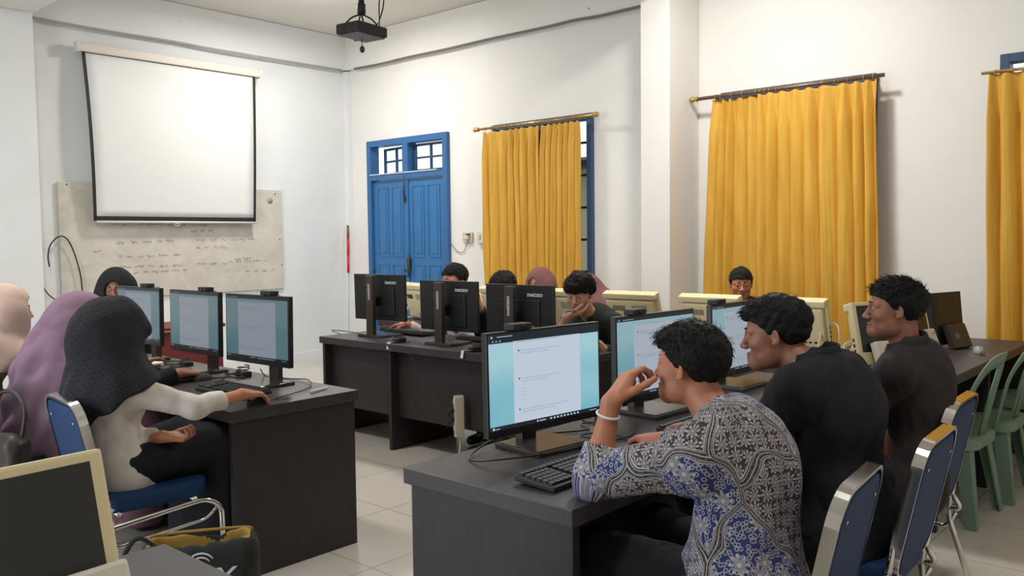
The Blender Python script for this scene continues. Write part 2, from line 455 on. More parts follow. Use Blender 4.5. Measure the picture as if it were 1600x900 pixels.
    # eyes
    for q in (1, -1):
        m = MB(); c = T(.0765, q * .032, .002); vs = []; n = 14; rr = .0135 * hs
        gz = unit(H @ np.array([1, 0, -.25]));  G = fr_(gz)
        prof = [(rr * sin(t), rr * cos(t)) for t in np.linspace(0.0, pi * .6, 12)]
        for i, (r_, x_) in enumerate(prof):
            for j in range(n): vs.append(c + G @ np.array([x_, r_ * cos(2 * pi * j / n), r_ * sin(2 * pi * j / n)]) - np.array(loc))
        fs = [(i * n + j, i * n + (j + 1) % n, (i + 1) * n + (j + 1) % n, (i + 1) * n + j) for i in range(11) for j in range(n)]
        m.add(vs, fs, 0, None, True); m.m = [1 if (k // n) < 3 else 0 for k in range(len(fs))]
        m.build('eye', [M['eyewhite'], M['iris']], body)
        b = Field(); 
        for t in range(5):
            u0, u1 = t / 5, (t + 1) / 5; f_ = lambda u: T(.0955 - .021 * u - .004 * u * u, q * (.014 + .036 * u), .0285 + .0035 * sin(u * 3.0) - .007 * u)
            b.rc(f_(u0), f_(u1), .0031 * (1 - .3 * u0) * hs, .0031 * (1 - .3 * u1) * hs, .003)
        v, f = surf(b, .0022, T(.08, q * .03, .02) - .05, T(.08, q * .03, .02) + .05, n=12)
        np_mesh('eyebrow', [(v, f)], [M['hair']], body, loc=loc)
    # shirt
    S = Field(); torso(S, .014)
    S.el(pel - up * .04, (.135 * g + .02, .175 * g + .02, .15), TR, .05)
    for q, (s, e, w, a) in A.items():
        sl = a.get('sleeve', sleeve[0]); lo_ = a.get('loose', 1.0)
        S.rc(s, e, .062 * g * lo_, .053 * g * lo_, .04)
        if sl > .5:
            k_ = (sl - .5) * 2; S.rc(e, e + (w - e) * k_, .053 * g * lo_, (.053 - .014 * k_) * lo_, .03)
            if a.get('cuff', True) and sl > .8: S.rc(e + (w - e) * (k_ - .12), e + (w - e) * k_, .042 * lo_, .041 * lo_, .008)
            S.it[-1] = S.it[-1]
    cuts = []
    for q, (s, e, w, a) in A.items():
        sl = a.get('sleeve', sleeve[0]); k_ = (sl - .5) * 2
        if sl > .5: cp = e + (w - e) * k_; cn = unit(w - e)
        else: cp = s + (e - s) * (sl * 2 if sl > 0 else .8); cn = unit(e - s); 
        cuts.append((cp, cn, sl <= .5, e))
    hemz = pel + up * hem
    for cp, cn, short, e in cuts:
        def cf(P, cp=cp, cn=cn): 
            x = (P - cp) @ cn; far = np.linalg.norm(P - cp, axis=1) - .11
            return np.where(far < 0, np.maximum(x, -.2), -.3) if True else x
        if short:
            S.fn(lambda P, cp=cp, cn=cn, e=e: np.minimum((P - cp) @ cn, -(np.linalg.norm(P - (e), axis=1) - .20)))
        else: S.fn(lambda P, cp=cp, cn=cn: np.minimum((P - cp) @ cn, .085 - np.linalg.norm(P - cp - cn * .03, axis=1)))
    S.fn(lambda P: (hemz - P) @ up)
    # neck opening
    nd = unit(hc - neck + fw * .02)
    S.el(neck + nd * .085, (.07, .064, .075), fr_(fw, nd), .006, 's')
    w1 = wrinkle(seed, wr[0], wr[1], (1, 1.3, 2.0)); S.disp = lambda P: w1(P); S.amp = wr[0] * 2
    sm, sv = np_mesh(shirt_name, mesh(S, res if not fine else max(fine * 1.3, .004)), [shirt], body, loc=loc)
    if pat:
        # cloth coordinates: around and along the body, sleeves along the arm
        c = sv; best = np.full(len(c), 9.); uv = np.zeros((len(c), 3))
        x = (c - pel) @ TR; uv[:, 0] = np.arctan2(x[:, 1], -x[:, 0]) * .17; uv[:, 1] = x[:, 2]; dt = np.abs(np.hypot(x[:, 0] / .13, x[:, 1] / .17) - 1) * .12
        for q, (s, e, w, a) in A.items():
            for p0, p1, o in ((s, e, 0), (e, w, .29)):
                ba = p1 - p0; h = np.clip(((c - p0) @ ba) / (ba @ ba), 0, 1); r_ = c - p0 - h[:, None] * ba; dd = np.linalg.norm(r_, axis=1)
                hr = ((c - p0) @ ba) / (ba @ ba); m_ = (dd < np.where(((c - s) @ (lf * q)) > -.01, .085, .0)) & ((hr > .22) | (o > 0))
                fa = fr_(ba, (0, 0, 1)); y = r_ @ fa
                uv[m_, 0] = (np.arctan2(y[:, 1], y[:, 2]) * .055 + 2 * q)[m_]; uv[m_, 1] = (h * np.linalg.norm(ba) + o)[m_]; uv[m_, 2] = q
        at = sm.data.attributes.new('pat', 'FLOAT_VECTOR', 'POINT'); at.data.foreach_set('vector', uv.astype(np.float32).ravel())
    if collar is not None:
        C_ = Field(); Rn = fr_(fw, nd); n = 22; pts = []
        for i in range(n + 1):
            a = radians(-155 + 310 * i / n) + pi
            pts.append(neck + Rn @ np.array([cos(a) * .068, sin(a) * .062, .018 + .014 * (cos(a) < 0) - .03 * max(0, cos(a))]))
        m = MB(); hgt = .042
        for i in range(n):
            for o1, o2 in (((0, 1.0), (hgt, .93)), ((hgt, .93), (.006, 1.22))):
                pass
        rings = [(-.01, 1.02), (hgt * .5, .97), (hgt, .96), (hgt + .002, 1.02), (hgt * .6, 1.12), (.0, 1.24), (-.004, 1.2), (hgt * .5, 1.08)]
        vs = []
        for p in pts:
            cc = neck + Rn @ np.array([0, 0, (p - neck) @ Rn[:, 2]])
            for z_, sc in rings: vs.append(cc + (p - cc) * sc + Rn[:, 2] * z_ - np.array(loc))
        k = len(rings); fs = [(i * k + j, i * k + (j + 1) % k, (i + 1) * k + (j + 1) % k, (i + 1) * k + j) for i in range(n) for j in range(k)]
        fs += [tuple(range(k)), tuple(n * k + j for j in range(k))[::-1]]
        co = m.add(vs, fs, 0, None, True).build('collar', collar, body)
        if pat:
            cv = np.array(vs); cu_ = np.stack([np.arctan2(cv[:, 1], cv[:, 0]) * .08, cv[:, 2] * 1.2 + .3, cv[:, 2] * 0], 1)
            at = co.data.attributes.new('pat', 'FLOAT_VECTOR', 'POINT'); at.data.foreach_set('vector', cu_.astype(np.float32).ravel())
    # trousers or skirt
    Pn = Field(); Pn.el(pel + [0, 0, .0], (.13 * g + .01, .175 * g + .01, .115), TR, .05)
    for q, (h, kn, an) in K.items():
        Pn.rc(h, kn, .1 * g, .075 if not female else .09, .04); Pn.rc(kn, an, .074 if not female else .085, .06 if not female else .1, .03)
    if female: Pn.rc(K[1][1], K[-1][1], .08, .08, .08); Pn.rc((K[1][1] + K[-1][1]) / 2, (K[1][2] + K[-1][2]) / 2, .1, .12, .06)
    Pn.pl((0, 0, .05), (0, 0, -1)); Pn.fn(lambda P: np.minimum((P - (pel + up * .1)) @ up, .2 - np.linalg.norm(P - pel - up * .1, axis=1)))
    w2 = wrinkle(seed + 5, .0035 if female else .006, 24); Pn.disp = w2; Pn.amp = .01
    np_mesh('trousers' if not female else 'skirt', mesh(Pn, max(res, .008)), [pants], body, loc=loc)
    for q, (h, kn, an) in K.items():
        m = Field(); m.rc(an - [0, 0, .045], an + fw * .15 - [0, 0, .055], .043, .034, .02).pl((0, 0, .004), (0, 0, -1)).pl((0, 0, .085), (0, 0, 1))
        v = surf(m, .007, an - .3, an + .3, n=12); np_mesh('shoe', [v], [shoe_mat or M['shoe']], body, loc=loc)
    # hair
    if hair:
        hp = dict(top=.02, side=.006, front=.02, back=.012, n=1200, len=.03, lift=.5, fade=0, hx=0.0, fringe=0.0, wav=.0); hp.update(hair)
        hm = hair_mat or M['hair']
        xs = [-.2, -.1, -.05, -.028, -.02, .012, .03, .05, .068, .095, .2]
        zs = [-.082, -.076, -.055, -.018, .0, .004, .03, .05, .057 - hp['fringe'], .06 - hp['fringe'], .06 - hp['fringe']]
        def line(x): return np.interp(x, xs, zs)
        G = Field()
        G.el(T(-.015, 0, .036), np.array([.1, .078 + hp['side'] * .6, .085]) * hs, H, .01)
        G.el(T(-.008, 0, .042 + hp['top'] * .3), np.array([.096 + hp['front'] * .2, .074 + hp['side'], .074 + hp['top'] * .5]) * hs, H, .02)
        G.el(T(-.04, 0, .034), np.array([.07 + hp['back'] * .6, .066 + hp['side'], .074]) * hs, H, .02)
        if hp['front'] > .015: G.el(T(.062, 0, .07 + hp['top'] * .4), np.array([.03 + hp['front'] * .35, .05, .016 + hp['top'] * .35]) * hs, H, .02)
        G.fn(lambda P: (lambda q: (line(q[:, 0]) - q[:, 2]) * .8)((P - hc) @ H / hs), 'i', .006)
        wh = wrinkle(seed + 9, hp.get('noise', .004), 60); wh2 = wrinkle(seed + 11, hp.get('noise', .004) * .4, 190)
        G.disp = lambda P: wh(P) + wh2(P) * 1.3; G.amp = .012
        r_ = .0026 if fine else .0045
        v, f = surf(G, r_, hc - .17, hc + .17)
        ho, _ = np_mesh('hair', [(v, f)], [hm], body, loc=loc)
        if hp['n']:
            rs = np.random.RandomState(seed); idx = rs.randint(0, len(f), hp['n']); sv_ = []; sf = []
            e = 1e-3
            pts = v[f[idx]].mean(1); q = (pts - hc) @ H / hs
            nrm = unit(np.array([0, 0, 1.])) * 0 + (pts - (hc + H @ np.array([-.01, 0, .03])))
            nrm = nrm / np.linalg.norm(nrm, axis=1)[:, None]
            keep = (G.ev(pts + nrm * .006) > 0.001) & (q[:, 2] > line(q[:, 0]) + .012)
            for p, n_, qq in zip(pts[keep], nrm[keep], q[keep]):
                topw = min(1, max(0, (qq[2] - .02) / .06)); Ls = hp['len'] * (.25 + .75 * topw) * (.6 + .6 * rs.rand())
                cb = H @ np.array(hp.get('comb', (.6, .2, -.2))) * topw + H @ np.array([-.3, 0, -.8]) * (1 - topw)
                d = unit(n_ * hp['lift'] * (.5 + rs.rand()) + cb * .8 + rs.randn(3) * .25); sd = unit(np.cross(d, rs.randn(3)))
                c2 = unit(cb + rs.randn(3) * .3 - n_ * .3); k0 = len(sv_); pp = p - n_ * .004
                wv = hp['wav']
                for i in range(5):
                    t = i / 4; r1 = .0011 * (1 - t * .8) * (1.3 if fine else 2)
                    for a in range(3):
                        sd2 = rodr(sd, d, a * 2.094); sv_.append(pp + sd2 * r1)
                    d = unit(d + c2 * .35 + np.array([0, 0, -.12]) + wv * rs.randn(3)); pp = pp + d * Ls / 4
                for i in range(4):
                    for a in range(3): b0 = k0 + i * 3; sf.append((b0 + a, b0 + (a + 1) % 3, b0 + 3 + (a + 1) % 3, b0 + 3 + a))
            if sv_: 
                ho2, _ = np_mesh('hair_strands', [(np.array(sv_), np.array(sf))], [hm], body, loc=loc)
    if hijab is not None:
        J = Field(); hj = dict(drop=.0, wide=1.0, length=.24, back=.05, seed=seed, open=(.055, .064, .086), front=.06, fold=.006, freq=13, tail=None, brim=False, fit=.94, lslant=0); hj.update(hjpar or {})
        ac = hc + H @ np.array([-.015, 0, .022]); ft = hj['fit']; J.el(ac, (.118 * hs * ft, .098 * hs * ft, .116 * hs * ft), H, .04)
        J.el(hc + H @ np.array([-.02, 0, -.03]), (.1, .093, .1), H, .04)
        if hj['brim']: J.el(hc + H @ np.array([.082, 0, .062]), (.034, .062, .03), H, .03)
        J.rc(hc + H @ np.array([-.03, 0, -.05]), neck - up * .04 + TR[:, 0] * hj['front'] * .5, .08, .11 * hj['wide'], .06)
        J.rc(hc + H @ np.array([-.045, 0, .0]), neck - up * .10 - TR[:, 0] * (hj['back'] * .8), .10, .125 * hj['wide'], .1)
        for q in (1, -1):
            J.rc(hc + H @ np.array([-.03, q * .02, -.06]), sh[q] - up * .0 - lf * q * .015, .085, .078 * hj['wide'], .1)
            J.rc(sh[q] - up * .0 - lf * q * .015, A[q][0] + (A[q][1] - A[q][0]) * hj.get('arm', .3) - up * .0, .08 * hj['wide'], .078 * hj['wide'], .06)
        lowc = neck - up * hj['length'] + bf * 0
        J.el(neck - up * hj['length'] * .5 + TR[:, 0] * hj['front'] * .5, (.15 * hj['wide'] + hj['front'] * .5, .2 * hj['wide'], hj['length'] * .75), TR, .08)
        J.el(neck - up * hj['length'] * .5 - TR[:, 0] * hj['back'] * .6, (.14 * hj['wide'], .185 * hj['wide'], hj['length'] * .8), TR, .08)
        if hj['tail']:
            for a_, b_, r1, r2 in hj['tail']: J.rc(a_, b_, r1, r2, .08)
        J.el(hc + H @ (np.array([.095, 0, -.012]) * hs), np.array(hj['open']) * hs, H, .012, 's')
        J.el(hc + H @ (np.array([.025, 0, -.012]) * hs), np.array([.085, .0615, .088]) * hs, H, .012, 's')
        cutp = neck - up * hj['length']; cn = -unit(up + TR[:, 0] * hj.get('slant', .3) + lf * hj['lslant'])
        J.pl(cutp, cn, .01)
        a = hj['fold']; ax_ = hc.copy(); rs = np.random.RandomState(hj['seed']); ph = rs.rand(6) * 6.28
        def hd(P):
            q = (P - neck) @ TR; th = np.arctan2(q[:, 1], q[:, 0]); down = np.clip((.12 - q[:, 2]) / .3, 0.05, 1)
            z = q[:, 2]
            w_ = np.sin(th * 7 + z * 9 + ph[0]) * .5 + np.sin(th * 12 - z * 14 + ph[1]) * .3 + np.sin(z * 40 + 3 * np.sin(th * 2 + ph[2])) * .35
            return a * w_ * down
        w3 = wrinkle(hj['seed'] + 3, a * .4, hj['freq']); J.disp = lambda P: hd(P) + w3(P); J.amp = a * 2.2
        np_mesh('hijab', mesh(J, res if not fine else .0045), [hijab], body, loc=loc)
    return body
# ---------------------------------------------------------------- palette
M = {}
M['skin'] = nmat('skin_warm', srgb(186, 122, 92), .5, bump=.05, bscale=300)
M['skin2'] = nmat('skin_brown', srgb(150, 98, 76), .5)
M['skin3'] = nmat('skin_tan', srgb(196, 146, 118), .5)
M['lip'] = nmat('lip', srgb(140, 74, 66), .5)
M['eyewhite'] = nmat('eye_white', (.62, .58, .55), .2); M['iris'] = nmat('iris', (.012, .007, .005), .1)
M['hair'] = nmat('black_hair', (.010, .009, .0085), .6, spec=.18)
M['shoe'] = nmat('shoe_leather', (.02, .02, .02), .5)
M['desk'] = nmat('dark_laminate', srgb(60, 55, 57), .42, bump=.12, bscale=40, var=.22, vscale=14, stretch=(1, 8, 8))
M['deskbrown'] = nmat('brown_laminate', srgb(62, 44, 42), .45, var=.2, vscale=12, stretch=(8, 1, 1))
M['deskside'] = nmat('desk_panel_laminate', srgb(44, 39, 41), .5, bump=.08, bscale=50, var=.18, vscale=10, stretch=(3, 3, 1))
M['edge'] = nmat('desk_edging', srgb(54, 48, 50), .45)
M['maroon'] = nmat('maroon_wood', srgb(112, 42, 38), .5, var=.2, vscale=6)
M['black'] = nmat('black_plastic', (.012, .012, .013), .38, bump=.03, bscale=300)
M['black2'] = nmat('black_plastic_rough', (.018, .018, .019), .6)
M['stand'] = nmat('brown_grey_metal', srgb(70, 62, 58), .38, metal=.3)
M['base'] = nmat('dark_glossy_plastic', srgb(60, 58, 56), .22)
M['beige'] = nmat('cream_plastic', srgb(232, 216, 172), .45)
M['cream'] = nmat('pale_cream_plastic', srgb(226, 220, 204), .4)
M['darkscreen'] = nmat('switched_off_screen', (.018, .019, .018), .28)
M['bronze'] = nmat('bronze_plastic', srgb(64, 56, 50), .4)
M['white'] = nmat('white_plastic', (.75, .75, .74), .4)
M['tagw'] = nmat('paper_tag', (.72, .72, .72), .7)
M['ink'] = nmat('white_paint_marking', srgb(205, 205, 205), .6)
M['inkd'] = nmat('grey_print', srgb(120, 118, 112), .6)
M['chrome'] = nmat('chrome', (.72, .71, .69), .13, metal=1)
M['blue'] = nmat('blue_vinyl', srgb(28, 58, 98), .6, spec=.25, bump=.12, bscale=220, var=.1, vscale=5)
M['green'] = nmat('green_plastic', srgb(112, 140, 118), .5, var=.12, vscale=8)
M['door'] = nmat('blue_gloss_paint', srgb(52, 114, 170), .38, bump=.06, bscale=14, var=.06, vscale=3)
M['frameblue'] = nmat('dark_blue_paint', srgb(52, 78, 110), .45)
M['doorframe'] = nmat('blue_frame_paint', srgb(50, 104, 158), .4)
M['iron'] = nmat('black_iron', (.02, .022, .03), .5)
M['brass'] = nmat('brass', srgb(196, 160, 92), .3, metal=.85)
M['rod'] = nmat('bronze_rod', srgb(128, 104, 84), .4, metal=.5)
M['rail'] = nmat('screen_case', srgb(226, 218, 208), .5)
M['screen'] = nmat('projection_fabric', srgb(236, 236, 234), .75)
M['cable'] = nmat('black_cable', (.02, .02, .02), .5)
M['cablew'] = nmat('pale_cable', srgb(200, 198, 190), .5)
M['strip'] = nmat('ivory_plastic', srgb(206, 196, 176), .45)
M['red'] = nmat('red_paint', srgb(204, 40, 48), .45)
M['bag'] = nmat('black_canvas', (.014, .016, .016), .85, bump=.2, bscale=200)
M['mustard'] = nmat('mustard_lining', srgb(150, 122, 52), .8)
M['brownbag'] = nmat('brown_leather', srgb(52, 44, 40), .5)
M['key'] = nmat('key_caps', (.02, .02, .021), .5)

def cloth(name, col, bump=.09, scale=320, var=.12, rough=.85, vs=9, sheen=.0): return nmat(name, col, rough, bump=bump, bscale=scale, var=var, vscale=vs, spec=.25, sheen=sheen)

def curtain_mat():
    m = bpy.data.materials.new('mustard_curtain'); m.use_nodes = True; nt = m.node_tree; b = nt.nodes['Principled BSDF']; N = nt.nodes.new; L = nt.links.new
    tc = N('ShaderNodeTexCoord'); mp = N('ShaderNodeMapping'); mp.inputs['Scale'].default_value = (6, 6, .6); L(tc.outputs['Object'], mp.inputs[0])
    n = N('ShaderNodeTexNoise'); n.inputs['Scale'].default_value = 3; n.inputs['Detail'].default_value = 6; L(mp.outputs[0], n.inputs[0])
    r = N('ShaderNodeValToRGB'); r.color_ramp.elements[0].color = (*srgb(216, 160, 48), 1); r.color_ramp.elements[1].color = (*srgb(236, 186, 70), 1)
    r.color_ramp.elements[0].position = .3; r.color_ramp.elements[1].position = .7
    L(n.outputs[0], r.inputs[0]); L(r.outputs[0], b.inputs['Base Color']); b.inputs['Roughness'].default_value = .62; b.inputs['Sheen Weight'].default_value = .15
    t = N('ShaderNodeBsdfTranslucent'); L(r.outputs[0], t.inputs[0]); mx = N('ShaderNodeMixShader'); mx.inputs[0].default_value = .12
    L(b.outputs[0], mx.inputs[1]); L(t.outputs[0], mx.inputs[2]); L(mx.outputs[0], nt.nodes['Material Output'].inputs[0])
    return m
M['curtain'] = curtain_mat()

def wall_mat(name, col, c2):
    m = bpy.data.materials.new(name); m.use_nodes = True; nt = m.node_tree; b = nt.nodes['Principled BSDF']; N = nt.nodes.new; L = nt.links.new
    tc = N('ShaderNodeTexCoord'); n = N('ShaderNodeTexNoise'); n.inputs['Scale'].default_value = .9; n.inputs['Detail'].default_value = 6; L(tc.outputs['Object'], n.inputs[0])
    r = N('ShaderNodeValToRGB'); r.color_ramp.elements[0].position = .35; r.color_ramp.elements[1].position = .65
    r.color_ramp.elements[0].color = (*c2, 1); r.color_ramp.elements[1].color = (*col, 1); L(n.outputs[0], r.inputs[0])
    # scattered scuffs and chips
    v = N('ShaderNodeTexVoronoi'); v.inputs['Scale'].default_value = 1.6; L(tc.outputs['Object'], v.inputs[0])
    n2 = N('ShaderNodeTexNoise'); n2.inputs['Scale'].default_value = 18; L(tc.outputs['Object'], n2.inputs[0])
    ad = N('ShaderNodeMath'); ad.operation = 'MULTIPLY_ADD'; ad.inputs[1].default_value = .06; L(n2.outputs[0], ad.inputs[0]); L(v.outputs[0], ad.inputs[2])
    lt = N('ShaderNodeMath'); lt.operation = 'LESS_THAN'; lt.inputs[1].default_value = .047; L(ad.outputs[0], lt.inputs[0])
    mx = N('ShaderNodeMix'); mx.data_type = 'RGBA'; L(lt.outputs[0], mx.inputs[0]); L(r.outputs[0], mx.inputs[6]); mx.inputs[7].default_value = (.45, .42, .38, 1)
    L(mx.outputs[2], b.inputs['Base Color']); b.inputs['Roughness'].default_value = .7
    n3 = N('ShaderNodeTexNoise'); n3.inputs['Scale'].default_value = 7; n3.inputs['Detail'].default_value = 5; L(tc.outputs['Object'], n3.inputs[0])
    bp = N('ShaderNodeBump'); bp.inputs['Strength'].default_value = .15; bp.inputs['Distance'].default_value = .01; L(n3.outputs[0], bp.inputs['Height']); L(bp.outputs[0], b.inputs['Normal'])
    return m
M['wall'] = wall_mat('white_wall_paint', srgb(240, 238, 234), srgb(234, 231, 226))
M['wallA'] = wall_mat('white_wall_paint_cool', srgb(236, 239, 240), srgb(229, 232, 232))  # cool cast of the daylight painted into the front wall's white
M['ceil'] = nmat('ceiling_paint', srgb(226, 222, 214), .8)

def floor_mat():
    m = bpy.data.materials.new('white_floor_tiles'); m.use_nodes = True; nt = m.node_tree; b = nt.nodes['Principled BSDF']; N = nt.nodes.new; L = nt.links.new
    tc = N('ShaderNodeTexCoord'); br = N('ShaderNodeTexBrick'); br.offset = 0; br.squash = 1
    br.inputs['Scale'].default_value = 1; br.inputs['Brick Width'].default_value = .6; br.inputs['Row Height'].default_value = .6; br.inputs['Mortar Size'].default_value = .0025
    br.inputs['Color1'].default_value = (*srgb(206, 200, 190), 1); br.inputs['Color2'].default_value = (*srgb(212, 206, 197), 1); br.inputs['Mortar'].default_value = (*srgb(150, 142, 132), 1)
    L(tc.outputs['Object'], br.inputs[0])
    n = N('ShaderNodeTexNoise'); n.inputs['Scale'].default_value = 2.2; n.inputs['Detail'].default_value = 6; n.inputs['Distortion'].default_value = 1.2; L(tc.outputs['Object'], n.inputs[0])
    mx = N('ShaderNodeMix'); mx.data_type = 'RGBA'; mx.blend_type = 'MULTIPLY'; mx.inputs[0].default_value = 1
    r = N('ShaderNodeValToRGB'); r.color_ramp.elements[0].color = (.88, .87, .86, 1); r.color_ramp.elements[1].color = (1, 1, 1, 1); L(n.outputs[0], r.inputs[0])
    L(br.outputs[0], mx.inputs[6]); L(r.outputs[0], mx.inputs[7]); L(mx.outputs[2], b.inputs['Base Color'])
    b.inputs['Roughness'].default_value = .22
    return m
M['floor'] = floor_mat()

def board_mat():
    m = bpy.data.materials.new('smudged_whiteboard'); m.use_nodes = True; nt = m.node_tree; b = nt.nodes['Principled BSDF']; N = nt.nodes.new; L = nt.links.new
    tc = N('ShaderNodeTexCoord'); mp = N('ShaderNodeMapping'); mp.inputs['Scale'].default_value = (1, 1, 1.4); L(tc.outputs['Object'], mp.inputs[0])
    n = N('ShaderNodeTexNoise'); n.inputs['Scale'].default_value = 3.2; n.inputs['Detail'].default_value = 8; n.inputs['Roughness'].default_value = .62; n.inputs['Distortion'].default_value = .6; L(mp.outputs[0], n.inputs[0])
    r = N('ShaderNodeValToRGB'); e = r.color_ramp.elements; e[0].position = .25; e[0].color = (*srgb(192, 187, 176), 1); e[1].position = .66; e[1].color = (*srgb(218, 213, 203), 1)
    L(n.outputs[0], r.inputs[0]); L(r.outputs[0], b.inputs['Base Color']); b.inputs['Roughness'].default_value = .4
    return m
M['board'] = board_mat()

def batik_mat():
    m = bpy.data.materials.new('batik_print'); m.use_nodes = True; nt = m.node_tree; b = nt.nodes['Principled BSDF']; N = nt.nodes.new; L = nt.links.new
    at = N('ShaderNodeAttribute'); at.attribute_name = 'pat'; V0 = at.outputs['Vector']
    def math(op, a, b_=None, c=None, clamp=False):
        n = N('ShaderNodeMath'); n.operation = op; n.use_clamp = clamp
        for i, x in enumerate((a, b_, c)):
            if x is None: continue
            if isinstance(x, (int, float)): n.inputs[i].default_value = x
            else: L(x, n.inputs[i])
        return n.outputs[0]
    def mix(f, a, c):
        n = N('ShaderNodeMix'); n.data_type = 'RGBA'
        if isinstance(f, (int, float)): n.inputs[0].default_value = f
        else: L(f, n.inputs[0])
        for i, x in ((6, a), (7, c)):
            if isinstance(x, tuple): n.inputs[i].default_value = (*x, 1)
            else: L(x, n.inputs[i])
        return n.outputs[2]
    def vor(scale, feat='F1', rnd=1.0, vec=V0):
        n = N('ShaderNodeTexVoronoi'); n.voronoi_dimensions = '2D'; n.feature = feat; n.inputs['Scale'].default_value = scale; n.inputs['Randomness'].default_value = rnd; L(vec, n.inputs['Vector']); return n
    def star(scale, rnd, lo, hi, pet, thick):
        v = vor(scale, 'F1', rnd); sb = N('ShaderNodeVectorMath'); sb.operation = 'SUBTRACT'; L(V0, sb.inputs[0]); L(v.outputs['Position'], sb.inputs[1])
        sp = N('ShaderNodeSeparateXYZ'); L(sb.outputs[0], sp.inputs[0]); th = math('ARCTAN2', sp.outputs[1], sp.outputs[0])
        c = math('ABSOLUTE', math('COSINE', math('MULTIPLY', th, pet / 2)))
        rad = math('MULTIPLY_ADD', math('POWER', c, 1.6), hi - lo, lo)
        d = math('SUBTRACT', v.outputs['Distance'], rad)
        out = math('LESS_THAN', math('ABSOLUTE', d), thick)
        inner = math('LESS_THAN', v.outputs['Distance'], lo * .7)
        vein = math('MULTIPLY', math('GREATER_THAN', c, .965), math('LESS_THAN', v.outputs['Distance'], hi))
        return math('MAXIMUM', math('MAXIMUM', out, inner), vein), math('LESS_THAN', d, 0), v
    nz = N('ShaderNodeTexNoise'); nz.noise_dimensions = '2D'; nz.inputs['Scale'].default_value = 7; nz.inputs['Detail'].default_value = 1; L(V0, nz.inputs['Vector'])
    wv = N('ShaderNodeVectorMath'); wv.operation = 'MULTIPLY_ADD'; L(nz.outputs['Color'], wv.inputs[0]); wv.inputs[1].default_value = (.09, .09, 0); L(V0, wv.inputs[2])
    big = vor(4.6, 'F1', .9, wv.outputs[0]); edge = vor(4.6, 'DISTANCE_TO_EDGE', .9, wv.outputs[0]).outputs['Distance']
    sc = N('ShaderNodeSeparateColor'); L(big.outputs['Color'], sc.inputs[0]); rnd = sc.outputs[0]
    dark = srgb(44, 38, 42); ground = srgb(68, 57, 61); blue = srgb(54, 64, 112); grey = srgb(108, 108, 126); line = srgb(188, 184, 186)
    s1, in1, _ = star(30, .3, .10, .47, 8, .06); s2, in2, _ = star(14, .9, .12, .34, 8, .03)
    cu = vor(75); ring = math('LESS_THAN', math('ABSOLUTE', math('SUBTRACT', cu.outputs['Distance'], .34)), .1)
    dots = math('LESS_THAN', vor(95).outputs['Distance'], .28)
    A = mix(math('MULTIPLY', dots, .35), ground, line); A = mix(s1, mix(in1, A, dark), line)
    Bc = mix(math('MULTIPLY', ring, .75), blue, line); Bc = mix(s2, mix(in2, Bc, grey), line)
    Cc = mix(math('MULTIPLY', ring, .5), grey, srgb(60, 64, 100)); Cc = mix(s1, Cc, line)
    col = mix(math('GREATER_THAN', rnd, .58), A, Bc); col = mix(math('GREATER_THAN', rnd, .88), col, Cc)
    band = math('LESS_THAN', edge, .052); ln = math('MAXIMUM', math('LESS_THAN', math('ABSOLUTE', math('SUBTRACT', edge, .05)), .0045), math('LESS_THAN', math('ABSOLUTE', math('SUBTRACT', edge, .033)), .003))
    ln = math('MAXIMUM', ln, math('LESS_THAN', edge, .005))
    bd = mix(math('MULTIPLY', vor(120).outputs['Distance'], .25), dark, line)
    col = mix(band, col, bd); col = mix(ln, col, line)
    L(col, b.inputs['Base Color']); b.inputs['Roughness'].default_value = .8; b.inputs['Specular IOR Level'].default_value = .2
    return m
M['batik'] = batik_mat()

# ---------------------------------------------------------------- room
XB, YA, ZC = 6.92, 8.94, 4.03; XL, YN = -2.5, -2.2; T = .15
def structure(name, mb, mat): o = mb.build(name, mat); o['kind'] = 'structure'; return o
structure('floor', MB().box(((XL + XB) / 2, (YN + YA) / 2, -.05), (XB - XL + .6, YA - YN + .6, .1)), M['floor'])
structure('ceiling', MB().box(((XL + XB) / 2, (YN + YA) / 2, ZC + .05), (XB - XL + .6, YA - YN + .6, .1)), M['ceil'])
structure('wall_front', MB().box(((XL + XB) / 2, YA + T / 2, ZC / 2), (XB - XL + .3, T, ZC)), M['wallA'])
def wall_with_holes(name, axis, pos, a0, a1, holes, mat):
    mb = MB(); cuts = sorted(holes); a = a0
    def seg(p, q, z0, z1):
        if q - p < 1e-4 or z1 - z0 < 1e-4: return
        if axis == 'x': mb.box((pos, (p + q) / 2, (z0 + z1) / 2), (T, q - p, z1 - z0))
        else: mb.box(((p + q) / 2, pos, (z0 + z1) / 2), (q - p, T, z1 - z0))
    for (h0, h1, z0, z1) in cuts: seg(a, h0, 0, ZC); seg(h0, h1, 0, z0); seg(h0, h1, z1, ZC); a = h1
    seg(a, a1, 0, ZC); return structure(name, mb, mat)
WIN = [(5.055, 6.37, .85, 2.69), (2.35, 3.66, .85, 2.71), (.10, 1.50, .85, 2.72)]
DOOR = (7.085, 8.515, 0, 2.69)
wall_with_holes('wall_right', 'x', XB + T / 2, YN - .15, YA + .15, [DOOR] + WIN, M['wall'])
wall_with_holes('wall_left', 'x', XL - T / 2, YN - .15, YA + .15, [(2.2, 6.2, 1.0, 2.8)], M['wall'])
structure('wall_back', MB().box(((XL + XB) / 2, YN - T / 2, ZC / 2), (XB - XL + .3, T, ZC)), M['wall'])
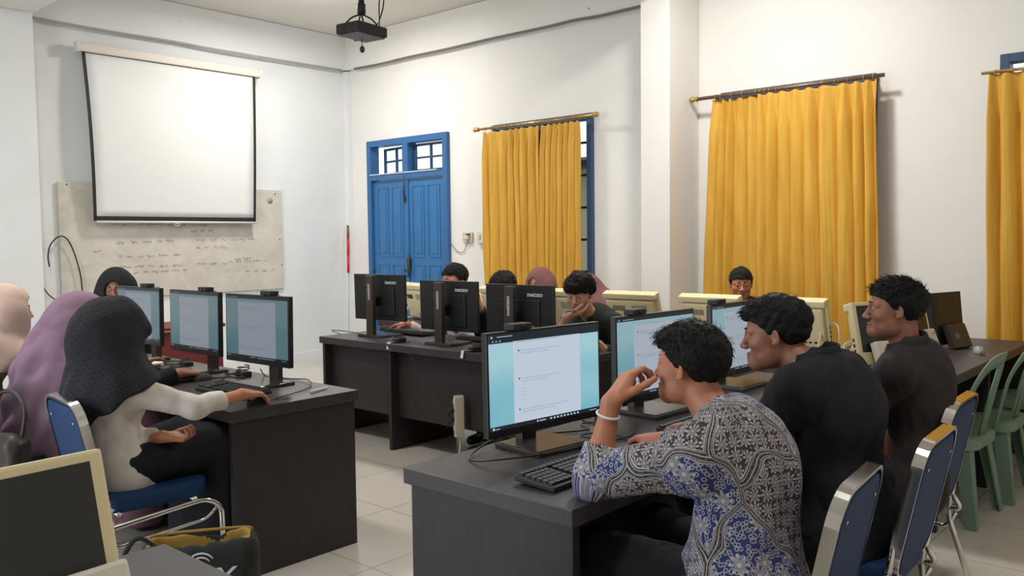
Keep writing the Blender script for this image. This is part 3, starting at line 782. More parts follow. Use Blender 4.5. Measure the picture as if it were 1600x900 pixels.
# concrete beams and columns
mb = MB(); mb.box(((XL + XB) / 2, YA - .03, 3.82), (XB - XL, .06, .41)); structure('trim_1', mb, M['wallA'])
mb = MB(); mb.box((XB - .03, (YN + YA) / 2, 3.82), (.06, YA - YN - .02, .41)); structure('trim_2', mb, M['wall'])
structure('trim_3', MB().box((6.67, 4.05, 1.8), (.48, .29, 3.6), bev=.006), M['wall'])            # column by the windows
structure('trim_4', MB().box(((XL + XB) / 2, 4.05, 3.81), (XB - XL - .02, .30, .42)), M['wall'])         # ceiling beam from that column
structure('trim_5', MB().box((2.9, YA - .15, 1.8), (.42, .29, 3.6), bev=.006), M['wallA'])         # column left of the whiteboard
structure('trim_6', MB().box((2.9, 6.5, 3.81), (.42, 4.85, .42)), M['wall'])                       # beam above it
structure('trim_7', MB().box((XB - .035, YA - .04, 1.8), (.07, .08, 3.6), bev=.005), M['wallA'])
# narrow skirting
structure('baseboard_front', MB().box(((3.12 + XB) / 2, YA - .006, .05), (XB - 3.12, .012, .1)), M['wallA'])
# ceiling lamps
def ceiling_lamp(x, y, p, lab, r=.2):
    t = empty('ceiling_lamp', (x, y, ZC), 0, lab, 'lamp')
    MB().lathe([(r, 0), (r + .01, -.03), (r - .01, -.05), (.02, -.052)], 32).build('lamp_body', M['white'], t)
    MB().lathe([(r - .02, -.048), (r - .03, -.07), (r * .5, -.085), (.01, -.09)], 32).build('diffuser', emat('lamp_glow', (1, .97, .92), 9), t)
    l = bpy.data.lights.new('lamp_light', 'AREA'); l.shape = 'DISK'; l.size = r * 2; l.energy = p; l.color = (1, .965, .915)
    o = bpy.data.objects.new('lamp_light', l); COL.objects.link(o); o.location = (x, y, ZC - .1)
    l2 = bpy.data.lights.new('lamp_spill', 'POINT'); l2.energy = p * .12; l2.shadow_soft_size = .15; l2.color = (1, .955, .89)
    o2 = bpy.data.objects.new('lamp_spill', l2); COL.objects.link(o2); o2.location = (x, y, ZC - .22)
ceiling_lamp(5.32, 7.36, LAMP_A, 'round white ceiling lamp glowing near the projector and the far corner')
for k, (x, y, p) in enumerate(FILL_LAMPS):
    ceiling_lamp(x, y, p, ['round white ceiling lamp over the three women at the left desk', 'round white ceiling lamp above the row of old cream computers', 'round white ceiling lamp above the men in dark shirts'][k])

# ---------------------------------------------------------------- door and windows in the right-hand wall
def bar(mb, x, y0, y1, z0, z1, dx, mi=0, bev=.004):
    if y1 - y0 > z1 - z0: dx -= .003      # rails sit just behind the stiles
    mb.box((x, (y0 + y1) / 2, (z0 + z1) / 2), (dx, y1 - y0 - (.004 if y1 - y0 > z1 - z0 else 0), z1 - z0 - (.003 if y1 - y0 <= z1 - z0 else 0)), mi, bev)
y0, y1, _, zt = DOOR
d = MB(); FW = .075; xf = XB + .02
bar(d, xf, y0, y0 + FW, 0, zt, .14); bar(d, xf, y1 - FW, y1, 0, zt, .14); bar(d, xf, y0, y1, zt - FW, zt, .14); bar(d, xf, y0, y1, 2.20, 2.265, .14)
ym = (y0 + y1) / 2; bar(d, xf, ym - .05, ym + .05, 2.26, zt - .07, .14)
door = d.build('door_1', M['doorframe']); door['kind'] = 'structure'; door['label'] = 'blue double door with two small transom windows'
def leaf(ya, yb):
    m = MB(); x = XB + .005; bar(m, x, ya, yb, .01, 2.195, .035, bev=.003)
    w = (yb - ya - .09 * 3) / 2
    for (z0_, z1_) in ((1.27, 2.10), (.18, 1.16)):
        for k in range(2):
            a = ya + .09 + k * (w + .09)
            # moulding: rim around a recessed, raised-centre panel
            for q in ((a - .012, a + w + .012, z0_ - .012, z0_), (a - .012, a + w + .012, z1_, z1_ + .012), (a - .012, a, z0_, z1_), (a + w, a + w + .012, z0_, z1_)): bar(m, x - .02, *q, .012, bev=.003)
            bar(m, x - .019, a + .035, a + w - .035, z0_ + .035, z1_ - .035, .01, bev=.004)
    l = m.build('door_leaf', M['door'], door)
    return l
l1 = leaf(ym + .005, y1 - FW - .004); l2 = leaf(y0 + FW + .004, ym - .005)
bar(m_ := MB(), XB - .02, ym - .022, ym + .022, .02, 2.19, .018); m_.build('meeting_strip', M['door'], door)
MB().cyl((XB - .045, ym + .03, 1.93), (XB - .045, ym + .03, 2.24), .008).box((XB - .04, ym + .03, 1.95), (.02, .04, .07), bev=.004).build('bolt', M['stand'], door)
MB().cyl((XB - .045, ym - .03, 1.02), (XB - .045, ym - .03, 1.30), .009).box((XB - .04, ym - .03, 1.2), (.022, .05, .12), bev=.004).box((XB - .05, ym - .01, 1.10), (.03, .1, .03), bev=.008).build('lock', M['stand'], door)
for z in (.3, 1.1, 1.93):
    for y in (y0 + FW, y1 - FW): MB().cyl((XB - .02, y, z - .05), (XB - .02, y, z + .05), .009).build('hinge', M['stand'], door)
def sash(ya, yb, za, zb, xoff, name, tilt=0):
    m = MB(); t = .028
    for q in ((ya, yb, za, za + t), (ya, yb, zb - t, zb), (ya, ya + t, za, zb), (yb - t, yb, za, zb), ((ya + yb) / 2 - .011, (ya + yb) / 2 + .011, za, zb), (ya, yb, (za + zb) / 2 - .011, (za + zb) / 2 + .011)): bar(m, 0, *q, .03, bev=.002)
    s_ = m.build(name, M['frameblue'], door); g_ = MB(); g_.box((.004, (ya + yb) / 2, (za + zb) / 2), (.004, yb - ya - .03, zb - za - .03)); g_.build('pane', GLASS, s_)
    s_.matrix_local = tr(xoff, ya, zb) @ rot('Z', tilt) @ tr(0, -ya, -zb) if tilt else tr(xoff, 0, 0); return s_
def glass():
    m = bpy.data.materials.new('window_glass'); m.use_nodes = True; nt = m.node_tree; nt.nodes.remove(nt.nodes['Principled BSDF'])
    g = nt.nodes.new('ShaderNodeBsdfTransparent'); g.inputs[0].default_value = (.93, .96, .97, 1); s = nt.nodes.new('ShaderNodeBsdfGlossy'); s.inputs['Roughness'].default_value = .05
    x = nt.nodes.new('ShaderNodeMixShader'); x.inputs[0].default_value = .07; nt.links.new(g.outputs[0], x.inputs[1]); nt.links.new(s.outputs[0], x.inputs[2]); nt.links.new(x.outputs[0], nt.nodes['Material Output'].inputs[0]); return m
GLASS = glass()
sash(y0 + FW + .01, ym - .06, 2.275, zt - FW - .01, XB + .06, 'transom_sash')
sash(ym + .06, y1 - FW - .01, 2.275, zt - FW - .01, XB + .08, 'transom_sash', -9)
MB().box((XB - .045, ym + .05, 2.272), (.03, 1.2, .012), bev=.003).build('sill_strip', M['tagw'], door)

def window(n, y0, y1, z0, z1, lab):
    d = MB(); t = .06; x = XB + .01
    bar(d, x, y0, y0 + t, z0, z1, .12); bar(d, x, y1 - t, y1, z0, z1, .12); bar(d, x, y0, y1, z1 - t, z1, .12); bar(d, x, y0, y1, z0, z0 + t, .12); bar(d, x, (y0 + y1) / 2 - .03, (y0 + y1) / 2 + .03, z0, z1, .1)
    bar(d, x, y0, y1, 2.18, 2.24, .1)
    w = d.build('window_%d' % n, M['frameblue']); w['kind'] = 'structure'; w['label'] = lab
    g = MB()
    z = z0 + .28
    while z < z1 - .1: bar(g, XB - .0, y0 + .03, y1 - .03, z - .012, z + .012, .02); z += .32
    g.build('security_bars', M['iron'], w)
    MB().box((XB + .05, (y0 + y1) / 2, (z0 + z1) / 2), (.004, y1 - y0 - .08, z1 - z0 - .08)).build('pane', GLASS, w)
for k, (a, b_, c, e) in enumerate(WIN): window(k + 1, a, b_, c, e, ['blue framed window behind the two short yellow curtains', 'blue framed window behind the wide yellow curtains', 'blue framed window behind the curtain at the right edge'][k])
# neighbouring building seen past the curtain edge
t = empty('building', (9.6, 5.2, 0), 0, 'pale building outside the window beside the door', 'building')
MB().box((0, 0, 1.2), (.3, 9, 2.4)).build('wall', nmat('outside_wall', srgb(206, 196, 160), .8), t)
MB().box((-.25, 0, 2.45), (.9, 9.2, .1), bev=.01).build('roof_edge', nmat('outside_roof', srgb(110, 104, 98), .8), t)
structure('ground', MB().box((11.2, 4, -.12), (8.2, 24, .1)), nmat('outside_ground', srgb(150, 146, 138), .9))

# ---------------------------------------------------------------- curtains
def curtain(ya, yb, yta, ytb, z0, z1, lab, n, seed, x=6.775, amp=.035, group=None, lean=0.0):
    """hanging panel; yta..ytb at the top, ya..yb at the bottom"""
    rs = np.random.RandomState(seed); nu, nv = n * 14, 46; u = np.linspace(0, 1, nu + 1); ph = np.cumsum(.6 + .8 * rs.rand(n + 2)); ph = ph / ph[-1]
    # pleat phase with uneven widths
    pu = np.interp(u, np.linspace(0, 1, n + 2), ph) * n
    A = np.interp(u, np.linspace(0, 1, n + 1), .5 + .7 * rs.rand(n + 1)); W_ = np.interp(u, np.linspace(0, 1, n + 1), rs.randn(n + 1) * .4)
    vs = []
    for j in range(nv + 1):
        v = (j / nv) ** 1.3; z = z1 - (z1 - z0) * v
        top = min(1, v / .12); head = max(0, 1 - v / .05)
        for i in range(nu + 1):
            p = pu[i] * 2 * pi + W_[i] * v * 2.2; w1 = abs(cos(p / 2)) ** (2.6 - 1.6 * top)   # pinched heads opening into round folds
            dx = (w1 - .5) * 2 * amp * A[i] * (.35 + .65 * top) + .006 * sin(7 * p + v * 9) * v + .012 * sin(p * .37 + v * 5) * v
            y = (yta + (ytb - yta) * u[i]) * (1 - v) + (ya + (yb - ya) * u[i]) * v + .012 * sin(p + 1.2) * top + .006 * sin(v * 14 + p * .5) * v
            vs.append((x - dx + lean * v, y, z + (.012 * (w1) if j == 0 else 0) - (.014 * sin(p * .5) * v * v)))
    fs = [(j * (nu + 1) + i, j * (nu + 1) + i + 1, (j + 1) * (nu + 1) + i + 1, (j + 1) * (nu + 1) + i) for j in range(nv) for i in range(nu)]
    o = new_mesh_obj('curtain', vs, fs, M['curtain'], None, True); s = o.modifiers.new('thick', 'SOLIDIFY'); s.thickness = .003; s.offset = 0
    return tag(o, lab, 'curtain', group)
curtain(5.60, 6.40, 5.64, 6.41, .45, 2.60, 'left short yellow curtain panel hanging beside the wall socket', 8, 3)
curtain(5.135, 5.63, 5.125, 5.60, .45, 2.60, 'right short yellow curtain panel with open window gap at its right', 7, 5)
curtain(3.16, 3.80, 3.22, 3.69, .40, 2.63, 'narrow left panel of the wide yellow curtains, with a crumpled pleat', 6, 12, x=6.79)
curtain(2.23, 3.23, 2.30, 3.26, .40, 2.63, 'broad right panel of the wide yellow curtains behind the seated man', 10, 8, x=6.76)
curtain(.10, 1.50, .10, 1.545, .06, 2.57, 'yellow curtain at the right edge reaching nearly to the floor', 13, 21, amp=.045)
def curtain_rod(ya, yb, z, rings, lab, mat, fin=(1, 1), r=.013, extra=False):
    t = empty('curtain_rod', (6.765, (ya + yb) / 2, z), 0, lab, 'curtain rod'); h = (yb - ya) / 2
    MB().cyl((0, -h, 0), (0, h, 0), r).build('rod', mat, t)
    for s_, f in ((-1, fin[0]), (1, fin[1])):
        if f: MB().lathe([(.012, 0), (.024, .008), (.024, .02), (.012, .028), (.02, .04), (.028, .055), (.02, .075), (.005, .082)], 16, M=tr(0, s_ * h, 0) @ rot('X', -90 * s_)).build('finial', M['brass'], t)
        MB().cyl((0, s_ * (h - .12), 0), (.13, s_ * (h - .12), 0), .008).lathe([(.03, 0), (.03, .01), (.01, .012)], 16, M=tr(.15, s_ * (h - .12), 0) @ rot('Y', -90)).build('bracket', mat, t)
    for y in rings:
        MB().tube([((r + .007) * cos(a), y - (ya + yb) / 2, (r + .007) * sin(a) - .004) for a in np.linspace(0, 2 * pi, 13)[:-1]], .0028, 6, closed=True).build('ring', M['brass'], t)
    return t
curtain_rod(4.97, 6.47, 2.645, list(np.linspace(5.12, 5.58, 7)) + list(np.linspace(5.68, 6.38, 8)), 'brass curtain rod with round finials above the short curtains', M['brass'])
curtain_rod(2.25, 3.82, 2.665, [2.33, 2.40, 2.52, 2.62, 2.72, 2.83, 2.92, 3.0, 3.07, 3.1, 3.16, 3.2, 3.24, 3.28, 3.4, 3.5, 3.6, 3.65], 'bronze curtain rod with one brass end above the wide curtains', M['rod'], fin=(0, 1), r=.016)
curtain_rod(.0, 1.59, 2.585, list(np.linspace(.15, 1.5, 14)), 'pale brass curtain rod at the right edge of the room', M['brass'], fin=(0, 0), r=.011)

# ---------------------------------------------------------------- front wall: screen, board, socket, projector
t = empty('projection_screen', (4.565, 8.84, 3.39), 0, 'pull-down white projection screen with black borders hanging over the whiteboard', 'screen')
MB().box((0, -.02, 0), (2.0, .085, .085), bev=.014, seg=3).build('screen_case', M['rail'], t)
for s_ in (-1, 1): MB().box((s_ * 1.005, -.02, 0), (.022, .1, .1), bev=.006).build('end_cap', M['rail'], t)
def sheet(name, x0, x1, z0, z1, x0b, x1b, y, mat, par, th=.0012):
    """panel whose lower edge runs x0b..x1b"""
    return MB().add([(x0, y, z1), (x1, y, z1), (x1b, y, z0), (x0b, y, z0), (x0, y + th, z1), (x1, y + th, z1), (x1b, y + th, z0), (x0b, y + th, z0)], [(0, 1, 2, 3), (7, 6, 5, 4), (0, 4, 5, 1), (1, 5, 6, 2), (2, 6, 7, 3), (3, 7, 4, 0)]).build(name, mat, par)
for s_ in (-1, 1): MB().box((s_ * .9, .058, .02), (.03, .08, .05), bev=.004).build('wall_bracket', M['rail'], t)
# curved sheet hanging slightly away from the wall
def hang(name, fx0, fx1, fz0, fz1, yo, mat):
    vs = []; nu, nv = 16, 24
    for j in range(nv + 1):
        v = fz0 + (fz1 - fz0) * j / nv
        for i in range(nu + 1):
            uu = fx0 + (fx1 - fx0) * i / nu; xl = -.965 + .055 * v; xr = .955 - .045 * v
            vs.append((xl + (xr - xl) * uu, -.03 - .035 * sin(pi * v) * (1 - uu) - .012 * sin(pi * v) + yo - .0 * v, -.03 - 1.665 * v))
    fs = [(j * (nu + 1) + i, j * (nu + 1) + i + 1, (j + 1) * (nu + 1) + i + 1, (j + 1) * (nu + 1) + i) for j in range(nv) for i in range(nu)]
    o = new_mesh_obj(name, vs, fs, mat, t, True); s_ = o.modifiers.new('thick', 'SOLIDIFY'); s_.thickness = .001; s_.offset = 0; return o
hang('fabric', .018, .982, .012, .972, 0, M['screen'])
hang('black_border', 0, .018, 0, 1, 0, M['black2']); hang('black_border', .982, 1, 0, 1, 0, M['black2'])
hang('black_border', .018, .982, .972, 1, 0, M['black2']); hang('black_border', .018, .982, 0, .012, 0, M['black2'])
MB().cyl((-.88, -.03, -1.705), (.92, -.03, -1.705), .012).build('bottom_bar', M['white'], t)
MB().tube([(-.04 + .025 * cos(a), -.035, -1.73 + .012 * sin(a)) for a in np.linspace(0, 2 * pi, 15)[:-1]], .004, 6, closed=True).build('pull_handle', M['white'], t)

t = empty('whiteboard', (4.63, 8.93, 1.49), 0, 'large smudged whiteboard with faint writing under the projection screen', 'whiteboard')
MB().box((0, -.012, 0), (2.53, .022, 1.17), bev=.003).build('board_panel', M['board'], t)
rs = random.Random(8); wr = MB()
for (xa, xb, z) in [(-.75, -.05, .17), (0, .2, .17), (-.72, -.15, -.02), (-.7, -.08, -.16), (-.68, .0, -.27), (-.55, -.02, -.33), (.15, .85, .0), (.15, .5, -.08), (.15, .55, -.26), (.62, .8, -.22), (.75, 1.1, -.36), (.55, 1.05, -.25), (-.95, -.85, -.1), (.1, .35, .1)]:
    x = xa
    while x < xb:
        L_ = rs.uniform(.04, .12); n_ = max(4, int(L_ / .006)); pts = [(x + L_ * i / n_, -.0245, z + rs.uniform(-.012, .012) + .01 * sin(i * 2.1)) for i in range(n_)]
        wr.tube(pts, .0016, 3); x += L_ + rs.uniform(.015, .06); z += rs.uniform(-.006, .006)
wr.build('faint_writing', nmat('faded_marker', srgb(142, 138, 132), .7), t)
for x, z in ((-1.18, .56), (1.17, .54), (1.22, 0), (1.24, -.3)): MB().lathe([(.008, 0), (.006, .006)], 10, M=tr(x, -.024, z) @ rot('X', 90)).build('fixing_screw', M['stand'], t)
MB().lathe([(.035, 0), (.035, .004)], 20, M=tr(1.1, -.024, .46) @ rot('X', 90)).build('round_stain', nmat('stain', srgb(168, 162, 150), .8), t)

def cable(pts, r, mat, lab, cat='cable', n=6, name='cable', group=None):
    o = MB().tube(smooth_path(pts, 6), r, n).build(name, mat, None, True); return tag(o, lab, cat, group)
cable([(3.24, 8.85, 1.25), (3.23, 8.85, 1.35), (3.26, 8.86, 1.46), (3.34, 8.86, 1.54), (3.41, 8.86, 1.52), (3.47, 8.87, 1.41), (3.52, 8.87, 1.22), (3.54, 8.87, 1.06), (3.55, 8.88, .7), (3.5, 8.88, .3)], .007, M['cable'], 'black looped cable hanging over the left edge of the whiteboard')
cable([(3.17, 8.9, 1.75), (3.18, 8.9, 1.35), (3.18, 8.9, 1.11), (3.23, 8.9, .99), (3.33, 8.88, .88), (3.5, 8.88, .6), (3.52, 8.88, .28)], .006, M['cable'], 'thin black cable running down the wall left of the whiteboard')
cable([(6.86, 8.7, 3.61), (6.86, 8.2, 3.60), (6.855, 7.67, 3.605), (6.855, 7.02, 3.60), (6.855, 6.43, 3.605), (6.855, 5.63, 3.60), (6.855, 5.22, 3.605), (6.855, 4.9, 3.59), (6.85, 4.22, 3.6)], .014, nmat('grey_conduit', srgb(120, 116, 112), .7), 'grey cable stuck along the underside of the beam above the windows')
cable([(3.13, 8.87, 3.61), (3.8, 8.875, 3.6), (4.6, 8.87, 3.607), (5.2, 8.875, 3.595), (5.9, 8.87, 3.6), (6.8, 8.87, 3.605)], .013, nmat('pale_conduit', srgb(172, 168, 162), .7), 'pale cable running under the beam above the projection screen')
t = empty('wall_socket', (6.915, 6.80, 1.487), 0, 'square wall socket with a plug in it, left of the short curtain', 'socket')
MB().box((-.008, 0, 0), (.024, .15, .115), bev=.008).build('face_plate', M['strip'], t)
MB().lathe([(.022, 0), (.022, .012), (.018, .013)], 20, M=tr(-.02, .02, 0) @ rot('Y', -90)).build('socket_hole', M['tagw'], t)
MB().box((-.035, -.025, .0), (.03, .03, .045), bev=.006).build('plug', M['strip'], t); MB().box((-.035, -.025, .034), (.026, .05, .014), bev=.004).build('plug_top', M['cable'], t)
t = empty('switch_box', (6.915, 6.58, 1.49), 0, 'small cream switch box on the wall touching the curtain', 'switch')
MB().box((-.02, 0, 0), (.04, .12, .14), bev=.01).build('box', M['cream'], t); MB().box((-.044, .01, 0), (.01, .03, .05), bev=.003).build('rocker', M['strip'], t)
cable([(6.905, 7.08, 1.43), (6.905, 7.0, 1.35), (6.905, 6.94, 1.32), (6.905, 6.87, 1.33), (6.9, 6.82, 1.40), (6.885, 6.78, 1.46)], .004, M['inkd'], 'grey lead from the wall socket to the door frame')
cable([(6.915, 3.9, .9), (6.915, 3.7, .885), (6.915, 3.4, .89)], .006, M['cablew'], 'pale lead low on the wall beside the column')
# red and white pole in the corner
t = empty('pole', (6.80, 8.78, 0), 0, 'thin red and grey pole leaning in the corner left of the door', 'pole')
MB().cyl((-.1, -.05, .0), (.01, .06, 1.64), .006, mi=0).build('rod', M['cablew'], t)
MB().cyl((-.015, .034, 1.28), (.0, .05, 1.50), .017).build('red_sleeve', M['red'], t); MB().cyl((-.032, .017, 1.06), (-.015, .034, 1.28), .016).build('red_sleeve', M['red'], t)
MB().cyl((0, .05, 1.50), (.01, .06, 1.66), .016).build('grip', M['rod'], t)
# projector
t = empty('projector', (4.58, 5.7, ZC), radians(8), 'black ceiling projector on a pole with cables looping down', 'projector')
MB().box((0, 0, -.84), (.35, .26, .085), bev=.022, seg=3).build('body', M['black2'], t)
MB().box((0, 0, -.886), (.31, .22, .012), bev=.004).build('underside', nmat('grey_underside', srgb(92, 92, 96), .5), t)
MB().lathe([(.04, 0), (.045, .03), (.036, .035), (.032, .02)], 24, M=tr(.09, .13, -.84) @ rot('X', -90)).build('lens', M['black'], t)
for k in range(6): MB().box((-.176, -.06 + .024 * k, -.84), (.006, .01, .05), bev=.001).build('vent', M['stand'], t)
MB().cyl((0, 0, 0), (0, 0, -.66), .024).cyl((.0, 0, -.62), (0, 0, -.70), .034).build('pole', M['stand'] if 0 else M['black2'], t)
MB().lathe([(.07, 0), (.07, -.01), (.03, -.03)], 20).build('ceiling_plate', M['black2'], t)
for s_ in (-1, 1):
    for q in (-1, 1): MB().tube(round_path([(0, 0, -.70), (s_ * .07, q * .05, -.735), (s_ * .12, q * .08, -.80)], .03), .007).build('bracket_arm', M['black2'], t)
MB().tube(smooth_path([(.03, 0, 0), (.06, -.03, -.1), (.2, -.06, -.35), (.22, -.04, -.6), (.12, -.05, -.79)], 8), .006).build('power_cable', M['cable'], t)
MB().tube(smooth_path([(.02, 0, 0), (.07, -.02, -.2), (.15, -.06, -.4), (.17, -.04, -.62), (.1, -.1, -.80)], 8), .006).build('video_cable', M['cable'], t)
MB().cyl((.02, .02, -.89), (.02, .02, -.96), .003).lathe([(.0, -.045), (.014, -.04), (.022, -.02), (.018, 0), (.006, .012)], 14, M=tr(.02, .02, -.965)).build('hanging_sensor', M['black2'], t)

# ---------------------------------------------------------------- desks
def desk(x0, x1, y0, y1, panels, modesty, lab, side='x', top=M['desk'], body=M['deskside'], mz=(.22, .70), group=None):
    """panels: list of end-panel positions along the long axis; modesty: position of the long board"""
    cx, cy = (x0 + x1) / 2, (y0 + y1) / 2; t = empty('computer_desk', (cx, cy, 0), 0, lab, 'desk', group)
    MB().box((0, 0, .725), (x1 - x0, y1 - y0, .05), bev=.003).build('desktop', top, t)
    for p in panels:
        if side == 'y': MB().box((0, p - cy, .35), (x1 - x0 - .03, .03, .70), bev=.002).build('side_panel', body, t)
        else: MB().box((p - cx, 0, .35), (.03, y1 - y0 - .03, .70), bev=.002).build('side_panel', body, t)
    zc, zh = (mz[0] + mz[1]) / 2, mz[1] - mz[0]
    if side == 'y': MB().box((modesty - cx, (min(panels) + max(panels)) / 2 - cy, zc), (.02, max(panels) - min(panels) - .031, zh), bev=.001).build('modesty_panel', body, t)
    else: MB().box(((min(panels) + max(panels)) / 2 - cx, modesty - cy, zc), (max(panels) - min(panels) - .031, .02, zh), bev=.001).build('modesty_panel', body, t)
    return t
desk(1.90, 2.58, 3.295, 5.75, [3.325, 4.55, 5.72], 2.50, 'long dark desk with three lit monitors on the left', 'y')
desk(3.86, 4.52, 3.10, 5.39, [3.14, 4.60, 5.355], 3.95, 'long dark desk in the middle with monitors seen from behind', 'y', mz=(.23, .70))
desk(1.775, 4.25, 1.375, 2.05, [1.81, 3.0, 4.215], 2.0, 'long dark desk of the three men in front on the right', 'x')
desk(4.45, 6.5, 1.20, 1.86, [4.49, 5.47, 6.46], 1.8, 'dark desk against the window wall with the cream and black computers', 'x')
desk(4.97, 5.60, 1.98, 6.05, [2.02, 3.35, 4.7, 6.02], 5.02, 'brown desk row carrying the old cream computers', 'y', top=M['deskbrown'], body=M['deskbrown'])
desk(-.75, .955, 1.30, 1.975, [-.7, .905], 1.6, 'grey topped desk corner in the left foreground', 'x')
t = empty('table', (3.45, 7.25, 0), 0, 'maroon wooden table by the front wall behind the left monitors', 'table')
MB().box((0, 0, .735), (1.1, .55, .03), bev=.004).build('table_top', M['maroon'], t); MB().box((0, -.22, .45), (1.04, .02, .52), bev=.002).build('front_panel', M['maroon'], t)
for a in (-1, 1):
    for b_ in (-1, 1): MB().box((a * .5, b_ * .24, .36), (.05, .05, .72), bev=.004).build('leg', M['maroon'], t)
MB().box((-.2, -.235, .62), (.34, .012, .12), bev=.003).build('drawer_front', M['maroon'], t)
# ---------------------------------------------------------------- screens and computers
def screen_mats(k):
    """k: brightness of this screen"""
    def grad(name, a, b_):
        m = bpy.data.materials.new(name); m.use_nodes = True; nt = m.node_tree; p = nt.nodes['Principled BSDF']; N = nt.nodes.new; L = nt.links.new
        p.inputs['Base Color'].default_value = (.008, .008, .008, 1); p.inputs['Roughness'].default_value = .3
        tc = N('ShaderNodeTexCoord'); mp = N('ShaderNodeMapping'); mp.inputs['Rotation'].default_value = (0, 0, 0); L(tc.outputs['Object'], mp.inputs[0])
        sp = N('ShaderNodeSeparateXYZ'); L(mp.outputs[0], sp.inputs[0])
        wv = N('ShaderNodeTexWave'); wv.inputs['Scale'].default_value = 1.3; wv.inputs['Distortion'].default_value = 5; wv.inputs['Detail'].default_value = 0; wv.bands_direction = 'Z'; L(tc.outputs['Object'], wv.inputs[0])
        ad = N('ShaderNodeMath'); ad.operation = 'MULTIPLY_ADD'; ad.inputs[1].default_value = .25; L(wv.outputs['Fac'], ad.inputs[0])
        mz = N('ShaderNodeMath'); mz.operation = 'MULTIPLY'; mz.inputs[1].default_value = 2.4; L(sp.outputs[2], mz.inputs[0]); L(mz.outputs[0], ad.inputs[2])
        r = N('ShaderNodeValToRGB'); r.color_ramp.elements[0].color = (*a, 1); r.color_ramp.elements[1].color = (*b_, 1); r.color_ramp.elements[0].position = .1; r.color_ramp.elements[1].position = .95
        L(ad.outputs[0], r.inputs[0]); L(r.outputs[0], p.inputs['Emission Color']); p.inputs['Emission Strength'].default_value = k * (1 if k > .5 else .72); return m
    return [grad('wallpaper', srgb(82, 166, 186), srgb(160, 202, 212)), emat('page', srgb(190, 202, 216), k), emat('page_text', srgb(172, 184, 198), k), emat('dark_bar', srgb(30, 40, 50), k * .8), emat('bright_marks', srgb(200, 210, 220), k), emat('bullet', srgb(80, 110, 120), k)]
SM = {}
def monitor(loc, yaw, lab, k, backlabel='DkMZ2023', group=None, cam_off=.06, basez=.75, tilt=1.0, webcam=True, smk=None):
    """faces local +x; loc is the panel's lower edge centre"""
    x, y, z = loc; bd = .09
    t = empty('monitor', (x, y, basez), radians(yaw), lab, 'monitor', group)
    Z = z - basez; W_, H_ = .54, .345; Mt = tr(0, 0, Z) @ rot('Y', -tilt)
    MB().box((-.006, 0, H_ / 2), (.026, W_, H_), bev=.003, M=Mt).box((-.022, 0, H_ * .42), (.016, .34, .22), bev=.012, M=Mt).build('housing', M['black'], t)
    if k not in SM: SM[k] = screen_mats(k)
    s = MB(); X0 = .0076; w0, w1, h0, h1 = -W_ / 2 + .008, W_ / 2 - .008, .024, H_ - .008; ww, hh = w1 - w0, h1 - h0
    def q(u0, u1, v0, v1, mi, lay):   # u left->right as the user sees it, v bottom->top
        x_ = X0 + lay * .00025; ya, yb = w0 + ww * u0, w0 + ww * u1; za, zb = h0 + hh * v0, h0 + hh * v1   # user facing -x sees +y on the right
        s.quad((x_, ya, za), (x_, yb, za), (x_, yb, zb), (x_, ya, zb), mi, Mt)
    q(0, 1, 0, 1, 0, 0); q(0, 1, .955, 1, 3, 1); q(0, 1, .91, .957, 3, 1) if k > .8 else None; q(0, 1, 0, .045, 3, 1)
    q(.205, .815, .045, .915, 1, 2); q(.24, .62, .902, .906, 5, 3); q(.66, .75, .90, .908, 2, 3)
    for v, ln in ((.80, .36), (.50, .33), (.17, .42)):
        q(.245, .258, v, v + .022, 5, 3)
        for r_ in range(2): q(.27, .27 + ln * (1 - .3 * r_), v - .0 - .028 * r_, v + .012 - .028 * r_, 2, 3)
    q(.238, .246, .65, .68, 2, 3)
    for v in (.40, .36, .32, .27): q(.27, .31, v, v + .008, 2, 3)
    rr = random.Random(3)
    for i in range(9): q(.52 + .032 * i, .535 + .032 * i, .012, .03, 4, 3)
    q(.40, .41, .01, .032, 4, 3); q(.42, .48, .014, .026, 2, 3); q(.02, .035, .01, .035, 4, 3); q(.04, .08, .014, .022, 2, 3); q(.90, .97, .014, .022, 2, 3); q(.02, .032, .965, .985, 4, 3); q(.07, .2, .972, .98, 2, 3)
    for i in range(3): q(.03 + i * .03, .04 + i * .03, .925, .94, 2, 3)
    s.build('screen', SM[k], t)
    # column and foot
    ct = Z + H_ - .006; MB().box((-.105, 0, ct / 2), (.035, .07, ct), bev=.004).build('stand_column', M['stand'], t)
    MB().box((-.065, 0, Z + H_ * .42), (.07, .05, .07), bev=.008).build('mount', M['black'], t)
    MB().box((-.02, 0, .008), (.22, .25, .016), bev=.004).box((-.02, 0, .017), (.20, .235, .004), bev=.001).build('stand_base', M['base'], t)
    text_mesh('inventory_mark', backlabel, .026, M['ink'], t, Mt @ tr(-.0195, -.13, H_ * .82) @ Matrix(((0, 0, -1, 0), (-1, 0, 0, 0), (0, 1, 0, 0), (0, 0, 0, 1))), bold=.0006)
    text_mesh('inventory_mark', backlabel, .026, M['ink'], t, tr(-.1232, 0, ct - .12) @ Matrix(((0, 0, -1, 0), (-1, 0, 0, 0), (0, 1, 0, 0), (0, 0, 0, 1))) @ rot('Z', 90), bold=.0006)
    if webcam:
        w = MB().box((-.004, cam_off, H_ + .012), (.05, .085, .022), bev=.004, M=Mt).box((-.03, cam_off, H_ - .012), (.012, .05, .05), bev=.003, M=Mt).build('webcam', M['black2'], t)
        MB().lathe([(.008, 0), (.007, .003)], 12, M=Mt @ tr(.021, cam_off, H_ + .012) @ rot('Y', 90)).build('lens', M['black'], w)
    return t
monitor((2.263, 1.862, .821), -96, 'bright lit monitor in front of the man in the batik shirt', .9, cam_off=-.12)
